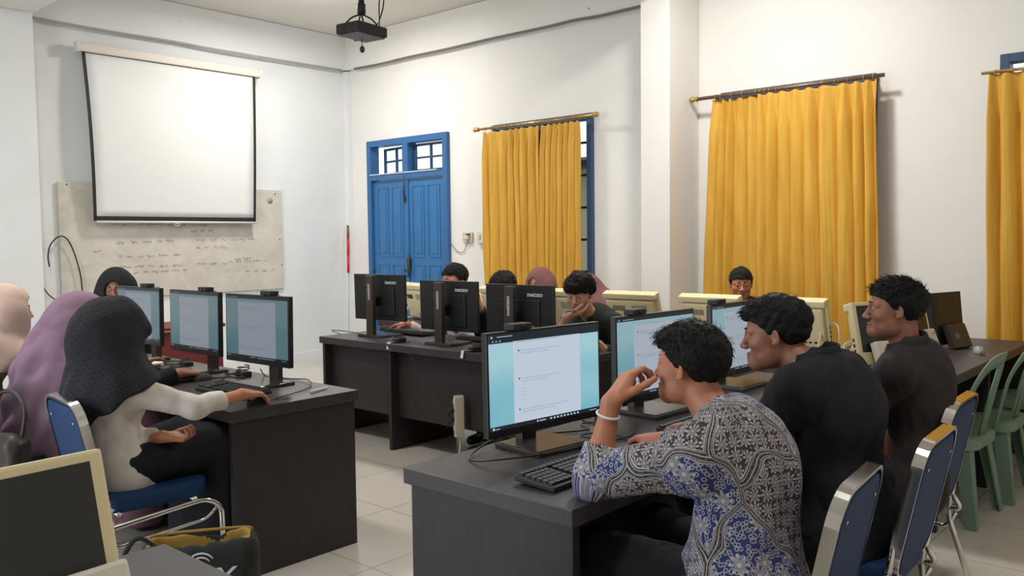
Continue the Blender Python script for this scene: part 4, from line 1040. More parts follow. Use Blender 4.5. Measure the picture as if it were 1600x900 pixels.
monitor((2.999, 1.884, .817), -93.4, 'lit monitor on the right desk in front of the man in black shirt', .62, cam_off=-.13)
monitor((3.776, 1.911, .812), -90.6, 'lit monitor farthest along the right desk, partly hidden by a head', .56, cam_off=-.2)
monitor((2.343, 3.79, .86), 181.9, 'lit monitor nearest the desk end on the left desk', .36, cam_off=.1)
monitor((2.365, 4.452, .859), 179.6, 'middle lit monitor of the three on the left desk', .361, cam_off=.12)
monitor((2.399, 5.189, .857), 181, 'lit monitor farthest along the left desk, by the woman in black hijab', .362, cam_off=.1)
monitor((4.169, 5.029, .869), 3.5, 'monitor seen from behind, leftmost on the middle desk', .6, 'DkMZ2027', webcam=False)
monitor((4.13, 4.248, .84), 1.9, 'monitor seen from behind, middle one on the middle desk', .6, 'DkMZ2024', webcam=False)
monitor((4.037, 3.52, .838), 1.7, 'monitor seen from behind, rightmost on the middle desk', .6, 'DkMZ2023', webcam=False)

def keyboard(x, y, yaw, lab, mat=None, z=.75, keys=True):
    t = empty('keyboard', (x, y, z), radians(yaw), lab, 'keyboard')     # faces local +x user side at -x
    Mk = tr(0, 0, .012) @ rot('Y', -4)
    MB().box((0, 0, .002), (.15, .44, .018), bev=.005, M=Mk).build('case', mat or M['black2'], t)
    k = MB()
    for r in range(6):
        for c in range(21):
            if (r == 5 and 3 <= c <= 8): continue
            if c in (15, 19) and r > 0 and c == 15: continue
            k.box((.058 - .0215 * r - (.004 if r else 0), -.205 + .0205 * c, .015), (.0165, .0165, .008), M=Mk)
    k.box((.058 - .0215 * 5 - .004, -.205 + .0205 * 5.5, .015), (.0165, .11, .008), M=Mk)
    o = k.build('keys', M['key'] if mat is None else mat, t)
    return t
keyboard(2.08, 1.58, 90, 'black keyboard in front of the man in the batik shirt')
keyboard(2.88, 1.60, 90, 'black keyboard in front of the man in the black shirt')
keyboard(2.15, 3.70, 0, 'flat black keyboard beside the hand of the woman in white')
keyboard(2.15, 4.40, 0, 'black keyboard in front of the woman in mauve')
keyboard(2.18, 5.15, 0, 'black keyboard in front of the woman in the beige hijab')
keyboard(4.36, 4.93, 180, 'black keyboard beside the hand of the man in white cuffs')
keyboard(4.34, 4.12, 180, 'black keyboard under the middle monitor seen from behind')
def mouse(x, y, yaw, lab, mat, z=.75):
    t = empty('mouse', (x, y, z), radians(yaw), lab, 'mouse'); n, m_ = 12, 8; vs = []; fs = []
    for j in range(m_ + 1):
        a = pi / 2 * j / m_
        for i in range(n * 2): b_ = pi * i / n; vs.append((.054 * cos(a) ** .6 * cos(b_), .031 * cos(a) ** .6 * sin(b_) * (1 - .12 * cos(b_)), .036 * sin(a) ** .9 + .001))
    for j in range(m_):
        for i in range(n * 2): fs.append((j * 2 * n + i, j * 2 * n + (i + 1) % (2 * n), (j + 1) * 2 * n + (i + 1) % (2 * n), (j + 1) * 2 * n + i))
    MB().add(vs, fs, 0, None, True).build('shell', mat, t); MB().box((.03, 0, .0335), (.014, .006, .008), bev=.002).build('wheel', M['black2'], t)
    MB().tube(smooth_path([(.05, 0, .008), (.09, .01, .006), (.14, -.01, .005), (.17, .02, .005)]), .0022).build('lead', M['cable'], t)
    return t
mouse(2.49, 1.62, 70, 'black mouse under the hand of the man in batik', M['black2'])
mouse(2.075, 3.365, 0, 'black mouse under the hand of the woman in white', M['black2'])
mouse(2.25, 4.17, 0, 'black mouse under the hand of the woman in mauve', M['black2'])
mouse(4.44, 5.31, 170, 'black mouse under the hand of the man in white cuffs', M['black2'])
m_ = mouse(5.72, 1.33, 200, 'silver mouse alone on the window side desk', nmat('silver_plastic', srgb(176, 176, 178), .3))

# old all-in-one computers: a tilted slab, a box-shaped unit in front and a looped stand behind
def all_in_one(x, y, yaw, lab, shell, unit, z=.75, tilt=13, W_=.44, H_=.37, group=None, ledge=True, unitw=.30, uh=.155, name='old_computer'):
    t = empty(name, (x, y, z), radians(yaw), lab, 'computer', group); Mt = tr(0, 0, .02) @ rot('Y', -tilt)
    b = MB(); b.box((0, 0, H_ / 2), (.035, W_, H_), bev=.007, M=Mt)
    b.box((-.032, 0, H_ * .44), (.04, W_ * .90, H_ * .80), bev=.014, M=Mt)
    b.box((-.03, 0, H_ - .022), (.05, W_ * .985, .042), bev=.009, M=Mt)
    b.build('housing', shell, t)
    MB().box((.0172, 0, H_ * .575), (.003, W_ - .05, H_ * .74), bev=.001, M=Mt).build('screen', M['darkscreen'], t)
    # front unit
    Mu = tr(.085, 0, .0) @ rot('Y', -22)
    MB().box((0, 0, uh / 2 + .003), (.045, unitw, uh), bev=.008, M=Mu).build('base_unit', unit, t)
    MB().box((.0235, -unitw * .18, .08), (.001, .05, .035), M=Mu).build('unit_label', M['inkd'], t)
    MB().box((.022, unitw * .40, uh - .027), (.006, .03, .005), bev=.001, M=Mu).build('unit_slot', M['inkd'], t)
    for s_ in (-1, 1):
        MB().tube(round_path([(-.05, s_ * W_ * .40, .17), (-.14, s_ * W_ * .40, .012), (-.03, s_ * W_ * .40, .012), (-.045, s_ * W_ * .40, .17)], .02), .008, 8).build('stand_loop', shell, t)
    MB().box((-.0535, -W_ * .18, H_ * .66), (.002, .12, .05), M=Mt).build('back_label', nmat('grey_label', srgb(168, 164, 148), .6) if 'lab' not in M else M['lab'], t)
    p = MB()
    for i in range(5): p.box((-.0535, -.14 + .035 * i, H_ * .16), (.003, .018 if i != 2 else .03, .012), bev=.001, M=Mt)
    for i in range(12): p.box((-.0535, .04 + .009 * i, H_ * .66), (.002, .003, .04), M=Mt)
    for i in range(4): p.box((-.01, -W_ / 2 - .0005, .05 + .03 * i), (.012, .002, .018), M=Mt)
    p.build('ports', M['black2'], t)
    return t
M['lab'] = nmat('grey_label', srgb(168, 164, 148), .6)
labs = ['old cream computer at the far end of the row, turned showing its looped stand', 'old cream computer seen in the gap between the middle and right black backs', 'old cream computer behind the shoulder of the man resting on his hand', 'old cream computer standing in front of the wall column', 'old cream computer in front of the man with cropped hair by the curtain', 'old cream computer seen from behind right of the black haired heads']
for (yy, yw, lb) in zip((5.72, 4.72, 4.10, 3.46, 2.83, 2.26), (-14, 2, 0, 2, 2, 2), labs):
    all_in_one(5.26, yy, yw, lb, M['beige'], M['cream'], H_=.325, tilt=17)
cable([(5.21, 5.55, 1.0), (5.14, 5.6, .9), (5.12, 5.52, .82), (5.02, 5.45, .765), (4.9, 5.4, .70), (4.8, 5.38, .45)], .005, M['cablew'], 'white lead hanging off the brown desk by the far cream computer')
cable([(5.22, 2.1, .92), (5.2, 2.0, .93), (5.16, 1.96, .86), (5.15, 1.99, .765), (5.1, 2.2, .76)], .005, M['cablew'], 'white lead curling beside the nearest cream computer of the row')
all_in_one(4.80, 1.56, -116, 'old cream computer with dark screen left of the man in brown', M['beige'], M['cream'], unitw=.27, W_=.40, H_=.34)
all_in_one(5.38, 1.60, -100, 'cream computer mostly hidden behind the head of the man in brown', M['beige'], M['cream'])
all_in_one(5.88, 1.54, -106, 'slim black computer with a small front unit on the window side desk', M['black'], M['bronze'], W_=.30, H_=.33, unitw=.19, tilt=6, name='black_computer')
all_in_one(.428, 1.465, -86, 'old cream computer close up in the bottom left corner', M['beige'], M['cream'], tilt=15, W_=.44, H_=.345, unitw=.41, uh=.19)
rs = random.Random(5)
for i in range(7):
    y_ = 1.70 + .02 * i
    cable([(4.83 - .01 * i, y_ + .02, .90 - .02 * i), (4.76 - .012 * i, y_ + .08, .86 - .02 * i), (4.72 - .01 * i, y_ + .03, .80), (4.68 + .01 * i, y_ - .1 + .02 * i, .764 + .003 * i), (4.62 + .02 * i, y_ - .02, .762)], .0035, M['cablew'], 'pale leads bunched at the side of the cream computer by the man in brown', group='pale leads behind the cream computer')

# ---------------------------------------------------------------- cables, adapters and small things on the desks
cable([(2.2, 1.98, .80), (2.05, 1.99, .765), (1.96, 1.93, .756), (1.98, 1.82, .772), (2.15, 1.74, .775), (2.35, 1.76, .757), (2.55, 1.72, .757), (2.7, 1.8, .757)], .0035, M['cable'], 'black cable across the foot of the brightest monitor')
cable([(2.4, 1.98, .757), (2.55, 1.9, .757), (2.62, 1.98, .757), (2.72, 1.9, .758), (2.6, 1.83, .757), (2.45, 1.86, .758), (2.44, 1.74, .758), (2.3, 1.7, .758)], .0035, M['cable'], 'tangled black cable between the first two right hand monitors')
cable([(3.1, 1.98, .757), (3.3, 1.9, .757), (3.5, 1.97, .757), (3.45, 1.8, .757), (3.25, 1.78, .758), (3.15, 1.70, .757)], .0035, M['cable'], 'black cable beside the second right hand monitor')
def adapter(x, y, yaw, lab, tagged=True, z=.75, mat='black2', wid=.05):
    t = empty('power_adapter', (x, y, z), radians(yaw), lab, 'adapter'); MB().box((0, 0, .015), (.11, wid, .03), bev=.006).build('brick', M[mat], t)
    MB().tube(smooth_path([(.055, 0, .014), (.10, .03, .006), (.07, .07, .005), (-.02, .06, .005), (-.09, .03, .005)]), .0035).build('lead', M['cable'], t)
    MB().tube(smooth_path([(.0 + .04 * cos(a) * (1 - .02 * a), .0 + .03 * sin(a), .034 + .002 * a) for a in np.linspace(0, 12, 26)], 2), .003).build('coiled_lead', M['cable'], t)
    if tagged:
        MB().box((0, 0, 0), (.001, .028, .05), M=tr(-.105, .02, -.012) @ rot('Y', 12)).build('paper_tag', M['tagw'], t)
        MB().tube([(-.05, .0, .012), (-.09, .01, .012), (-.105, .02, .012)], .002).build('tag_string', M['tagw'], t)
    return t
adapter(3.97, 4.60, 15, 'black adapter with white tag over the desk edge under the left monitor back')
adapter(3.95, 3.82, -10, 'black adapter with white tag on the edge right of the middle monitor back')
adapter(2.72, 1.94, 60, 'black adapter lying behind the brightest monitor', False)
adapter(2.46, 4.12, 80, 'black adapter with coiled lead between the two nearer left monitors', False)
adapter(2.45, 4.72, 80, 'black adapter with coiled lead between the two farther left monitors', False)
cable([(4.0, 5.3, .757), (3.95, 5.35, .79), (3.99, 5.15, .785), (4.05, 5.1, .757)], .003, M['cable'], 'thin black lead at the far left end of the middle desk')
cable([(3.98, 4.50, .76), (3.855, 4.42, .757), (3.845, 4.35, .69), (3.85, 4.2, .5), (3.87, 4.05, .36), (3.88, 3.98, .30)], .003, M['cable'], 'thin black lead drooping down the front of the middle desk')
cable([(3.96, 3.6, .757), (3.85, 3.57, .757), (3.845, 3.56, .6), (3.85, 3.6, .4), (3.86, 3.75, .1), (3.9, 3.8, .008)], .003, M['cable'], 'thin black lead hanging near the right end of the middle desk')
cable([(2.4, 3.86, .82), (2.5, 3.95, .757), (2.55, 3.8, .757), (2.54, 3.65, .768), (2.46, 3.52, .757), (2.3, 3.43, .757), (2.18, 3.39, .756)], .003, M['cable'], 'black lead curling round the base of the nearest left monitor')
cable([(2.46, 4.28, .757), (2.38, 4.15, .757), (2.3, 4.2, .757), (2.36, 4.05, .762), (2.44, 4.08, .757), (2.4, 4.2, .765), (2.33, 4.1, .757)], .004, M['cable'], 'coiled black lead beside the middle left monitor')
cable([(2.5, 4.85, .757), (2.44, 4.8, .76), (2.4, 4.9, .76), (2.46, 4.92, .762), (2.5, 4.82, .762), (2.42, 4.78, .762), (2.38, 4.86, .76)], .004, M['cable'], 'coiled black lead beside the farthest left monitor')
t = empty('pen', (2.44, 3.415, .758), radians(20), 'white pen lying near the end of the left desk', 'pen')
MB().cyl((-.07, 0, 0), (.055, 0, 0), .006).build('barrel', M['white'], t); MB().cyl((.055, 0, 0), (.07, 0, 0), .006, .002).build('tip', M['white'], t); MB().box((-.045, 0, .007), (.04, .003, .002)).build('clip', M['tagw'], t)
t = empty('charger', (2.34, 4.86, .75), .3, 'white charger block on the left desk beside a hand', 'charger'); MB().box((0, 0, .014), (.05, .07, .028), bev=.009, seg=3).build('body', M['white'], t); MB().tube(smooth_path([(0, .035, .01), (.02, .1, .005), (.08, .12, .005)]), .003).build('lead', M['tagw'], t)
t = empty('pencil_cup', (2.22, 4.93, .75), 0, 'dark upright holder beside the white charger on the left desk', 'holder'); MB().lathe([(.012, 0), (.013, .075), (.010, .075), (.009, .004)], 16).build('cup', M['black2'], t); MB().cyl((0, 0, .01), (.004, 0, .1), .004).build('pencil', M['black2'], t)
# power strip fixed upright to the front of the middle desk
t = empty('power_strip', (3.885, 3.93, .19), radians(-32), 'ivory power strip standing on end against the middle desk', 'power strip')
MB().box((0, 0, .135), (.062, .05, .27), bev=.008).build('case', M['strip'], t)
for k in range(4):
    MB().lathe([(.02, 0), (.02, .003), (.017, .003), (.016, -.004)], 20, M=tr(-.031, 0, .235 - .058 * k) @ rot('Y', -90)).build('socket', M['tagw'], t)
for k in (1, 2): MB().lathe([(.018, 0), (.018, .03), (.012, .04)], 16, M=tr(-.03, 0, .235 - .058 * k) @ rot('Y', -90)).cyl((-.06, 0, .235 - .058 * k), (-.075, .01, .18 - .058 * k), .004).build('plug', M['black2'], t)
MB().tube(smooth_path([(0, 0, .0), (.0, -.02, -.05), (-.02, -.06, -.12), (-.05, -.12, -.184)]), .0055).build('lead', M['cablew'], t)

# ---------------------------------------------------------------- chairs
def blue_chair():
    t = empty('padded_chair', (0, 0, 0), 0, 'x', 'chair')
    s = MB(); pr_ = rrect(.44, .44, .09); s.prism([(a, b_) for a, b_ in pr_], .075, M=tr(.02, 0, .405), bev=.022)
    s.build('seat', M['blue'], t)
    Mb = tr(-.19, 0, .445) @ rot('Y', -12)
    # upholstered back panel: polygon in yz
    Mp = Mb @ Matrix(((0, 0, 1, 0), (1, 0, 0, 0), (0, 1, 0, 0), (0, 0, 0, 1)))
    MB().prism([(a, b_ + .205) for a, b_ in rrect(.38, .40, .075)], .04, M=Mp @ tr(0, 0, -.012), bev=.012).build('backrest', M['blue'], t)
    ring = [Mp @ Vector((a, b_ + .205, .006)) for a, b_ in rrect(.41, .43, .085, 7)]
    ax = (Mp.to_3x3() @ Vector((0, 0, 1)))
    # flat chromed band round the back
    vs = []; fs = []; n = len(ring); c = sum(ring, Vector()) / n
    for p in ring:
        o = (p - c).normalized()
        for dx, dz in ((-.017, -.006), (-.017, .006), (.017, .006), (.017, -.006)): vs.append(p + ax * dx + o * dz)
    for i in range(n):
        for j in range(4): a = i * 4; b2 = ((i + 1) % n) * 4; fs.append((a + j, a + (j + 1) % 4, b2 + (j + 1) % 4, b2 + j))
    MB().add(vs, fs).build('back_frame', M['chrome'], t)
    for q in (-1, 1):
        MB().lathe([(.006, 0), (.005, .003)], 10, M=Mp @ tr(q * .14, .34, -.0125) @ rot('X', 180)).build('rivet', M['chrome'], t)
        # side loop under the seat, then the legs
        y = q * .235
        MB().tube(round_path([(-.17, y, .44), (-.23, y, .36), (.20, y, .40), (.265, y * 1.02, .36), (.27, y * 1.04, .0)], .06, 6), .0115, 10).build('leg', M['chrome'], t)
        MB().tube(round_path([(-.19, y, .47), (-.17, y, .34), (-.28, y * 1.02, .0)], .05, 6), .0115, 10).build('leg', M['chrome'], t)
        MB().tube(round_path([(-.20, y, .35), (-.17, y, .285), (.20, y, .315), (.25, y, .36)], .03, 5), .008, 8).build('side_rail', M['chrome'], t)
        MB().tube([(-.20, q * .19, .60), (-.19, q * .21, .50), (-.18, y, .42)], .011, 8).build('back_post', M['chrome'], t)
        for x in (-.28, .27): MB().cyl((x, y * 1.03, 0), (x, y * 1.03, .025), .015).build('foot_cap', M['black2'], t)
    MB().cyl((.16, -.23, .405), (.16, .23, .405), .009).cyl((-.14, -.23, .405), (-.14, .23, .405), .009).build('cross_bar', M['chrome'], t)
    return t
bc = blue_chair(); CH = [((2.17, 1.045, 0), 96, 'blue chair with chrome frame behind the man in the batik shirt'), ((2.80, 1.03, 0), 93, 'blue chair with chrome frame behind the man in the black shirt'), ((3.48, 1.13, 0), 92, 'blue chair with chrome frame behind the man in the brown shirt'),
      ((1.61, 3.57, 0), -5, 'blue chair with chrome frame carrying the woman in the white shirt'), ((1.47, 4.44, 0), 0, 'blue chair of the woman in mauve, with a bag hung on it'), ((1.5, 5.2, 0), 0, 'blue chair of the woman in the beige hijab at the left edge'),
      ((4.86, 3.42, 0), 182, 'blue chair of the man resting his cheek on his hand')]
for k, (l_, a_, lb) in enumerate(CH):
    c = bc if k == 0 else dup(bc); c.location = l_; c.rotation_euler = (0, 0, radians(a_)); c['label'] = lb; c['group'] = 'blue padded chairs with chrome frames'

def green_chair():
    t = empty('plastic_chair', (0, 0, 0), 0, 'x', 'chair'); mt = M['green']
    MB().prism(rrect(.42, .42, .08), .02, M=tr(0, 0, .42), bev=.008).prism(rrect(.44, .44, .09), .05, M=tr(0, 0, .385), bev=.01).build('seat', mt, t)
    def leg(sx, sy, top):
        vs = []; fs = []; n = 8
        for i in range(n + 1):
            f = i / n; z = top * (1 - f); w = .078 - .03 * f; x = sx * (.185 + .055 * f); y = sy * (.185 + .05 * f); th = .008
            vs += [(x, y, z), (x - sx * w, y, z), (x - sx * w, y - sy * th, z), (x - sx * th, y - sy * th, z), (x - sx * th, y - sy * w, z), (x, y - sy * w, z)]
        for i in range(n):
            for j in range(6): fs.append((i * 6 + j, i * 6 + (j + 1) % 6, (i + 1) * 6 + (j + 1) % 6, (i + 1) * 6 + j))
        fs += [(0, 1, 2, 3, 4, 5), tuple(n * 6 + j for j in range(5, -1, -1))]
        MB().add(vs, fs).build('leg', mt, t)
    for sx in (-1, 1):
        for sy in (-1, 1): leg(sx, sy, .41)
    # arched back with a tall oval opening each side of the centre slat
    Mb = tr(-.185, 0, .42) @ rot('Y', -13)
    def band(path, wd, name):
        vs = []; fs = []; P = [Vector(p) for p in path]; n = len(P)
        for i in range(n):
            d_ = (P[min(i + 1, n - 1)] - P[max(i - 1, 0)]).normalized(); s_ = Vector((1, 0, 0)).cross(d_).normalized() * wd[i] / 2 if isinstance(wd, list) else Vector((1, 0, 0)).cross(d_).normalized() * wd / 2
            bow = Vector((-.10 * (P[i].y / .2) ** 2 * -.5, 0, 0))
            for o in (Vector((.004, 0, 0)) + s_, Vector((.004, 0, 0)) - s_, Vector((-.004, 0, 0)) - s_, Vector((-.004, 0, 0)) + s_): vs.append(P[i] + o + bow)
        for i in range(n - 1):
            for j in range(4): fs.append((i * 4 + j, i * 4 + (j + 1) % 4, (i + 1) * 4 + (j + 1) % 4, (i + 1) * 4 + j))
        fs += [(0, 1, 2, 3), ((n - 1) * 4 + 3, (n - 1) * 4 + 2, (n - 1) * 4 + 1, (n - 1) * 4)]
        MB().add(vs, fs, 0, Mb, True).build(name, mt, t)
    arch = smooth_path([(0, -.19, -.06), (0, -.20, .12), (0, -.19, .28), (0, -.12, .40), (0, 0, .425), (0, .12, .40), (0, .19, .28), (0, .20, .12), (0, .19, -.06)], 6)
    band(arch, .07, 'back_frame'); band([(0, 0, .0), (0, 0, .2), (0, 0, .40)], .10, 'back_slat')
    return t
gc = green_chair()
for k, (x, y, a_, lb) in enumerate([(4.86, 1.30, 88, 'green plastic chair pushed under the window side desk, nearest the man in brown'), (5.42, 1.26, 90, 'green plastic chair in the middle of the three at the window side desk'), (6.2, 1.14, 92, 'green plastic chair cut off by the right edge of the photo')]):
    c = gc if k == 0 else dup(gc); c.location = (x, y, 0); c.rotation_euler = (0, 0, radians(a_)); c['label'] = lb; c['group'] = 'green plastic chairs'

# ---------------------------------------------------------------- bags
t = empty('tote_bag', (1.535, 2.90, 0), radians(56), 'black tote bag with white lettering and mustard lining beside the left desk', 'bag')
def bag_sdf():
    F = Field(); F.bx((0, 0, .20), (.085, .20, .20), None, .06, .02); F.bx((0, 0, .40), (.05, .17, .07), None, .03, .02, 's'); w = wrinkle(4, .006, 26); F.disp = w; F.amp = .02; F.pl((0, 0, .003), (0, 0, -1)); return surf(F, .008, (-.2, -.3, -.02), (.2, .3, .5))
v = bag_sdf(); np_mesh('bag_body', [v], [M['bag'], M['mustard']], t, lambda c: np.where((np.abs(c[:, 0]) < .052) & (np.abs(c[:, 1]) < .175) & (c[:, 2] > .33), 1, 0))
MB().tube(smooth_path([(.06, -.17, .38), (.062, -.165, .40), (.062, 0, .403), (.062, .165, .40), (.06, .17, .38)], 6), .006, 8).build('lining_edge', M['mustard'], t)
for s_ in (-1, 1): MB().tube(smooth_path([(s_ * .07, .14, .36), (s_ * .10, .19, .30), (s_ * .12, .24, .12), (s_ * .10, .20, .02)] if s_ > 0 else [(-.07, .12, .38), (-.08, .20, .44), (-.06, .26, .32), (-.05, .24, .15)], 6), .009, 6, flat=((1, 0, 0), .4)).build('strap', M['bag'], t)
Mx = tr(-.0895, 0, .22) @ Matrix(((0, 0, -1, 0), (-1, 0, 0, 0), (0, 1, 0, 0), (0, 0, 0, 1)))
text_mesh('bag_lettering', 'COSY', .11, M['ink'], t, Mx @ tr(-.03, .05, .004), shear=.25, bold=.001)
for r_ in (.035, .05): MB().tube([Mx @ Vector((.01 + r_ * cos(a), .10 + r_ * sin(a), .004)) for a in np.linspace(.6, 2.5, 9)], .003, 5).build('bag_mark', M['ink'], t)
t = empty('shoulder_bag', (1.285, 4.17, .37), radians(20), 'dark brown shoulder bag with metal charms hung on a chair at the left edge', 'bag')
F = Field(); F.bx((0, 0, .12), (.06, .16, .15), None, .05, .02); F.disp = wrinkle(3, .008, 22); F.amp = .02
np_mesh('bag_body', [surf(F, .009, (-.2, -.3, -.15), (.2, .3, .4))], [M['brownbag']], t)
MB().tube(smooth_path([(0, -.13, .22), (.04, -.12, .38), (.06, 0, .45), (.04, .12, .38), (0, .13, .22)], 6), .009, 8).build('strap', M['brownbag'], t)
MB().tube([(-.065, -.04 + .025 * cos(a), .24 + .03 * sin(a)) for a in np.linspace(0, 6.28, 13)[:-1]], .005, 6, closed=True).build('charm_ring', M['brass'], t)
MB().box((-.068, -.04, .30), (.006, .06, .03), bev=.003).build('charm_plate', M['tagw'], t)
# ---------------------------------------------------------------- the people
wht = cloth('white_shirt', srgb(206, 198, 190)); blk = cloth('black_shirt', srgb(36, 37, 40), bump=.4, scale=160, vs=18); brn = cloth('dark_brown_shirt', srgb(56, 50, 50), bump=.3)
dgr = cloth('dark_green_shirt', srgb(38, 46, 40)); dkc = cloth('dark_trousers', srgb(30, 30, 34)); mauve = cloth('mauve_cloth', srgb(136, 108, 126), scale=260); mauve2 = cloth('dusty_rose_dress', srgb(122, 86, 100))
beig = cloth('beige_hijab', srgb(196, 170, 158)); taupe = cloth('taupe_dress', srgb(116, 102, 94)); bh = cloth('black_hijab', srgb(34, 34, 38)); rose = cloth('rose_brown_hijab', srgb(134, 92, 92)); plum = cloth('plum_dress', srgb(70, 40, 48))
blouse = cloth('black_sleeve', srgb(30, 29, 34))
def check_cloth():
    m = cloth('black_checked_hijab', srgb(38, 39, 43), bump=.3); nt = m.node_tree; b = nt.nodes['Principled BSDF']; N = nt.nodes.new; L = nt.links.new
    tc = N('ShaderNodeTexCoord'); ck = N('ShaderNodeTexBrick'); ck.offset = 0; ck.inputs['Scale'].default_value = 1; ck.inputs['Brick Width'].default_value = .016; ck.inputs['Row Height'].default_value = .016; ck.inputs['Mortar Size'].default_value = .002; ck.inputs['Mortar Smooth'].default_value = .5
    ck.inputs['Color1'].default_value = (*srgb(36, 37, 42), 1); ck.inputs['Color2'].default_value = (*srgb(32, 33, 37), 1); ck.inputs['Mortar'].default_value = (*srgb(45, 44, 48), 1)
    mp = N('ShaderNodeMapping'); mp.inputs['Rotation'].default_value = (radians(90), 0, radians(20)); L(tc.outputs['Object'], mp.inputs[0]); L(mp.outputs[0], ck.inputs[0]); L(ck.outputs[0], b.inputs['Base Color']); return m
chk = check_cloth()
H1 = dict(n=3200, len=.03, top=.024, side=.003, front=.026, back=.01, wav=.25, noise=.003, comb=(.5, .2, -.3), lift=.4)
H2 = dict(n=2600, len=.024, top=.02, side=.001, front=.026, back=.008, wav=.15, noise=.003, comb=(.6, .3, -.1), lift=.35)
H3 = dict(n=2600, len=.028, top=.018, side=.002, front=.012, back=.01, wav=.08, noise=.003, comb=(.5, .2, .0), lift=.55)

# man in batik, elbow on the desk, hand at his mouth
person('man in a patterned batik shirt leaning one elbow on the desk, hand at his mouth', (2.03, 1.02, .56), 92, (2.085, 1.10, .965), (2.112, 1.215, 1.108), (92, 0),
       {1: dict(e=(1.915, 1.40, .80), w=(1.965, 1.384, 1.005), hd=(.75, -.25, .95), hs=1.0, n=(.6, -.45, -.65), side=-1, curls=[(30, 50, 30), (38, 55, 35), (48, 62, 40), (55, 70, 45)], thumb=(34, 10), sleeve=.72, cuff=False, loose=1.05),
        -1: dict(w=(2.42, 1.50, .80), pole=(.3, -.3, -1), hd=(.25, .9, -.08), curl=(22, 28, 18), sleeve=.95)},
       M['skin'], M['batik'], dkc, res=.007, fine=.003, hair=H1, hs=.95, wr=(.007, 30), seed=3, collar=M['batik'], pat=True, knees={1: (2.0, 1.44, .55), -1: (2.28, 1.42, .55)}, hem=-.16, girth=1.0)
person('man in a black shirt in side view watching the second monitor', (2.74, 1.04, .56), 92, (2.71, 1.10, 1.045), (2.70, 1.235, 1.145), (108, -8),
       {1: dict(w=(2.66, 1.50, .80), pole=(-.3, -.2, -1), hd=(.1, 1, -.1), sleeve=.95), -1: dict(w=(2.98, 1.48, .80), pole=(.3, -.2, -1), sleeve=.95)},
       M['skin2'], blk, dkc, res=.008, fine=.0032, hair=H2, wr=(.0075, 30), seed=5, collar=blk, girth=1.12, bw=1.05, hs=1.0)
person('man in a dark brown short-sleeved shirt in side view beside the window desk', (3.40, 1.04, .56), 96, (3.365, 1.025, 1.03), (3.335, 1.06, 1.19), (116, 0),
       {1: dict(w=(3.30, 1.45, .80), pole=(-.2, -.6, -1), hd=(.1, 1, -.1), sleeve=.36, loose=1.15), -1: dict(w=(3.60, 1.42, .80), pole=(.2, -.4, -1), sleeve=.36)},
       M['skin2'], brn, dkc, res=.008, fine=.0034, hair=H3, wr=(.007, 30), seed=7, collar=brn, hs=.94, girth=.93, bw=.94)
# women on the left
person('woman in white shirt and black checked hijab reaching for a mouse', (1.55, 3.59, .56), 0, (1.54, 3.58, .935), (1.565, 3.60, 1.095), (-4, -32),
       {-1: dict(w=(1.965, 3.31, .815), pole=(-.1, -.6, -.5), hd=(1, .12, -.12), curl=(24, 26, 16), sleeve=.80, loose=.92, ls=.88), 1: dict(w=(1.66, 3.42, .67), pole=(0, .6, -1), hd=(.6, -.5, -.1), n=(0, 0, 1), curl=(40, 55, 40), sleeve=.9)},
       M['skin'], wht, dkc, res=.007, fine=.0034, female=True, hijab=chk, wr=(.0045, 30), seed=9, hem=-.23, girth=.95,
       hjpar=dict(length=.15, back=.06, front=.03, wide=.98, fold=.013, slant=-.45, lslant=.45, arm=.14, brim=True, fit=1))
person('woman wrapped in a long mauve hijab at the middle left monitor', (1.58, 4.43, .56), 0, (1.67, 4.40, .93), (1.74, 4.37, 1.08), (0, -25),
       {-1: dict(w=(2.14, 4.19, .80), pole=(-.1, -.5, -1), hd=(1, .0, -.12), curl=(24, 26, 16), sleeve=.93), 1: dict(w=(2.1, 4.6, .80), pole=(0, .5, -1), sleeve=.93)},
       M['skin2'], blouse, mauve2, res=.0085, fine=.0045, female=True, hijab=mauve, wr=(.006, 24), seed=11, hem=-.2,
       hjpar=dict(length=.5, back=.08, front=.06, wide=1.0, fold=.018, fit=1.04, arm=.4, slant=-.35))
person('woman in a beige hijab and taupe dress in side view at the left edge', (1.50, 5.20, .56), 0, (1.58, 5.18, .95), (1.665, 5.14, 1.115), (-16, -6),
       {-1: dict(w=(2.1, 5.0, .80), pole=(-.1, -.5, -1), sleeve=.95), 1: dict(w=(2.1, 5.4, .80), pole=(0, .5, -1), sleeve=.95)},
       M['skin3'], taupe, taupe, res=.009, fine=.005, female=True, hijab=beig, wr=(.006, 24), seed=13, hem=-.2,
       hjpar=dict(length=.13, back=.05, front=.04, wide=.95, fold=.016, open=(.062, .072, .088), fit=.93))
person('woman in a black hijab half hidden behind the farthest left monitor', (2.80, 6.48, .56), -112, (2.79, 6.42, .97), (2.775, 6.35, 1.145), (-125, -12),
       {-1: dict(w=(2.5, 6.1, .79), pole=(0, 0, -1)), 1: dict(w=(2.9, 6.05, .79), pole=(0, 0, -1))},
       M['skin2'], bh, dkc, res=.01, fine=.006, female=True, hijab=bh, seed=15, hjpar=dict(length=.28, wide=1.0, fold=.01))
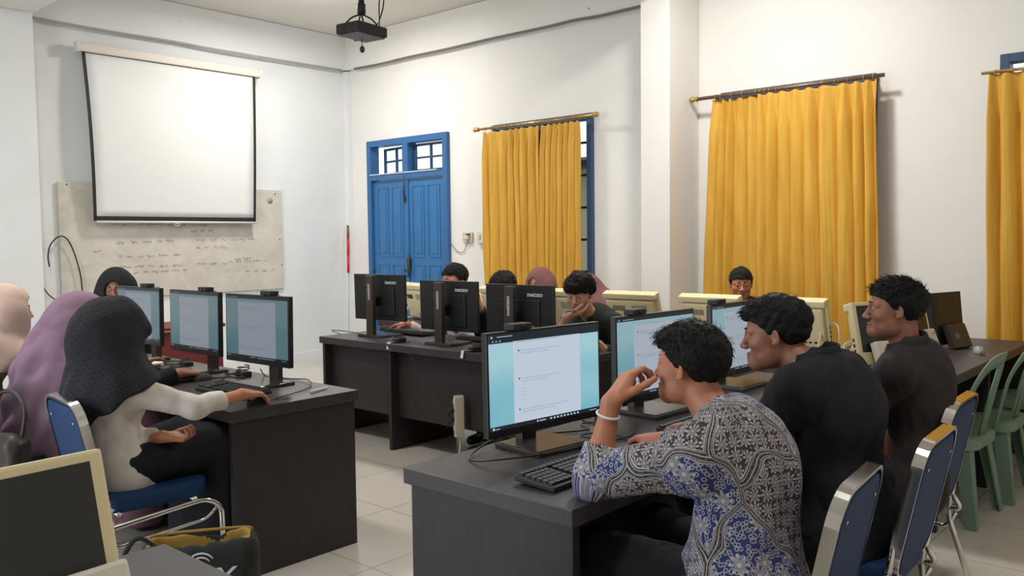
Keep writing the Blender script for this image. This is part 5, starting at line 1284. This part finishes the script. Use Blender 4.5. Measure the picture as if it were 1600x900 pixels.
# behind the middle desk
person('short haired man in a white shirt behind the middle desk, hand stretched to a mouse', (4.90, 4.86, .56), 180, (4.72, 4.78, .99), (4.635, 4.715, 1.155), (178, -8),
       {-1: dict(w=(4.54, 5.17, .80), pole=(.2, .4, -1), hd=(-.6, .8, -.12), curl=(24, 26, 16), sleeve=.93, ls=1.08), 1: dict(w=(4.5, 4.55, .79), pole=(0, -.4, -1))},
       M['skin'], wht, dkc, res=.009, fine=.0045, hair=dict(n=1200, len=.018, top=.012, side=.003, front=.006), seed=17, collar=wht)
person('man in black bending his head down behind the rightmost monitor back, one hand raised', (4.86, 4.12, .56), 180, (4.72, 4.16, .96), (4.60, 4.18, 1.105), (176, -24),
       {-1: dict(w=(4.34, 4.165, .985), pole=(.5, .5, -1), hd=(-.1, .0, .4), n=(-.5, .8, 0), curl=(25, 30, 20), sleeve=.99), 1: dict(w=(4.5, 3.95, .79), pole=(0, -.4, -1))},
       M['skin'], blk, dkc, res=.009, fine=.0045, hair=dict(n=1200, len=.02, top=.014, side=.006, front=.008), seed=19)
person('man in dark green with thick fringe resting his cheek on his hand', (4.84, 3.42, .56), 182, (4.62, 3.42, .945), (4.475, 3.395, 1.105), (198, -14),
       {-1: dict(e=(4.36, 3.50, .79), w=(4.34, 3.40, .962), hd=(.12, -.095, .04), n=(.25, .1, 1), curl=(18, 20, 14), side=1, sleeve=.62, cuff=False), 1: dict(w=(4.42, 3.2, .79), pole=(0, -.4, -1), sleeve=.9)},
       M['skin3'], dgr, dkc, res=.008, fine=.0036, hair=dict(n=2800, len=.05, top=.032, side=.016, front=.03, back=.02, fringe=.022, wav=.1, comb=(.6, .3, -.6), lift=.4, noise=.006), seed=21, collar=dgr, hem=-.2)
# back row behind the cream computers
person('woman in a rose brown hijab behind the cream computers, in front of the short curtains', (6.0, 4.96, .56), 184, (5.90, 4.93, .94), (5.86, 4.90, 1.075), (188, -14),
       {-1: dict(w=(5.5, 5.1, .79)), 1: dict(w=(5.5, 4.75, .79))}, M['skin3'], plum, plum, hs=.9, res=.01, fine=.006, female=True, hijab=rose, seed=23, hjpar=dict(length=.26, fold=.009, fit=.86, open=(.06, .066, .086), wide=.9))
person('woman in a rose hijab and plum dress hidden behind the man resting on his hand', (6.0, 4.20, .56), 180, (5.84, 4.26, .92), (5.80, 4.33, 1.03), (200, -20),
       {-1: dict(w=(5.5, 4.45, .79)), 1: dict(w=(5.5, 4.05, .79))}, M['skin3'], plum, plum, hs=.9, res=.01, fine=.006, female=True, hijab=rose, seed=25, hjpar=dict(fit=.88, length=.20, fold=.009))
person('man with cropped hair peering over a cream computer in front of the wide curtains', (6.10, 3.05, .56), 180, (6.02, 3.03, .94), (5.99, 3.02, 1.105), (212, -6),
       {-1: dict(w=(5.55, 3.2, .79)), 1: dict(w=(5.55, 2.85, .79))}, M['skin'], blk, dkc, res=.01, fine=.005, hair=dict(n=900, len=.012, top=.010, side=.002, front=.004), seed=27, collar=blk)
# bracelet on the batik man's wrist
o = MB().tube([(1.955 + .031 * cos(a), 1.386 + .031 * sin(a), .975 + .008 * sin(a)) for a in np.linspace(0, 2 * pi, 17)[:-1]], .004, 6, closed=True).build('bracelet', M['tagw']); tag(o, 'thin white bracelet on the raised wrist of the man in batik', 'bracelet')
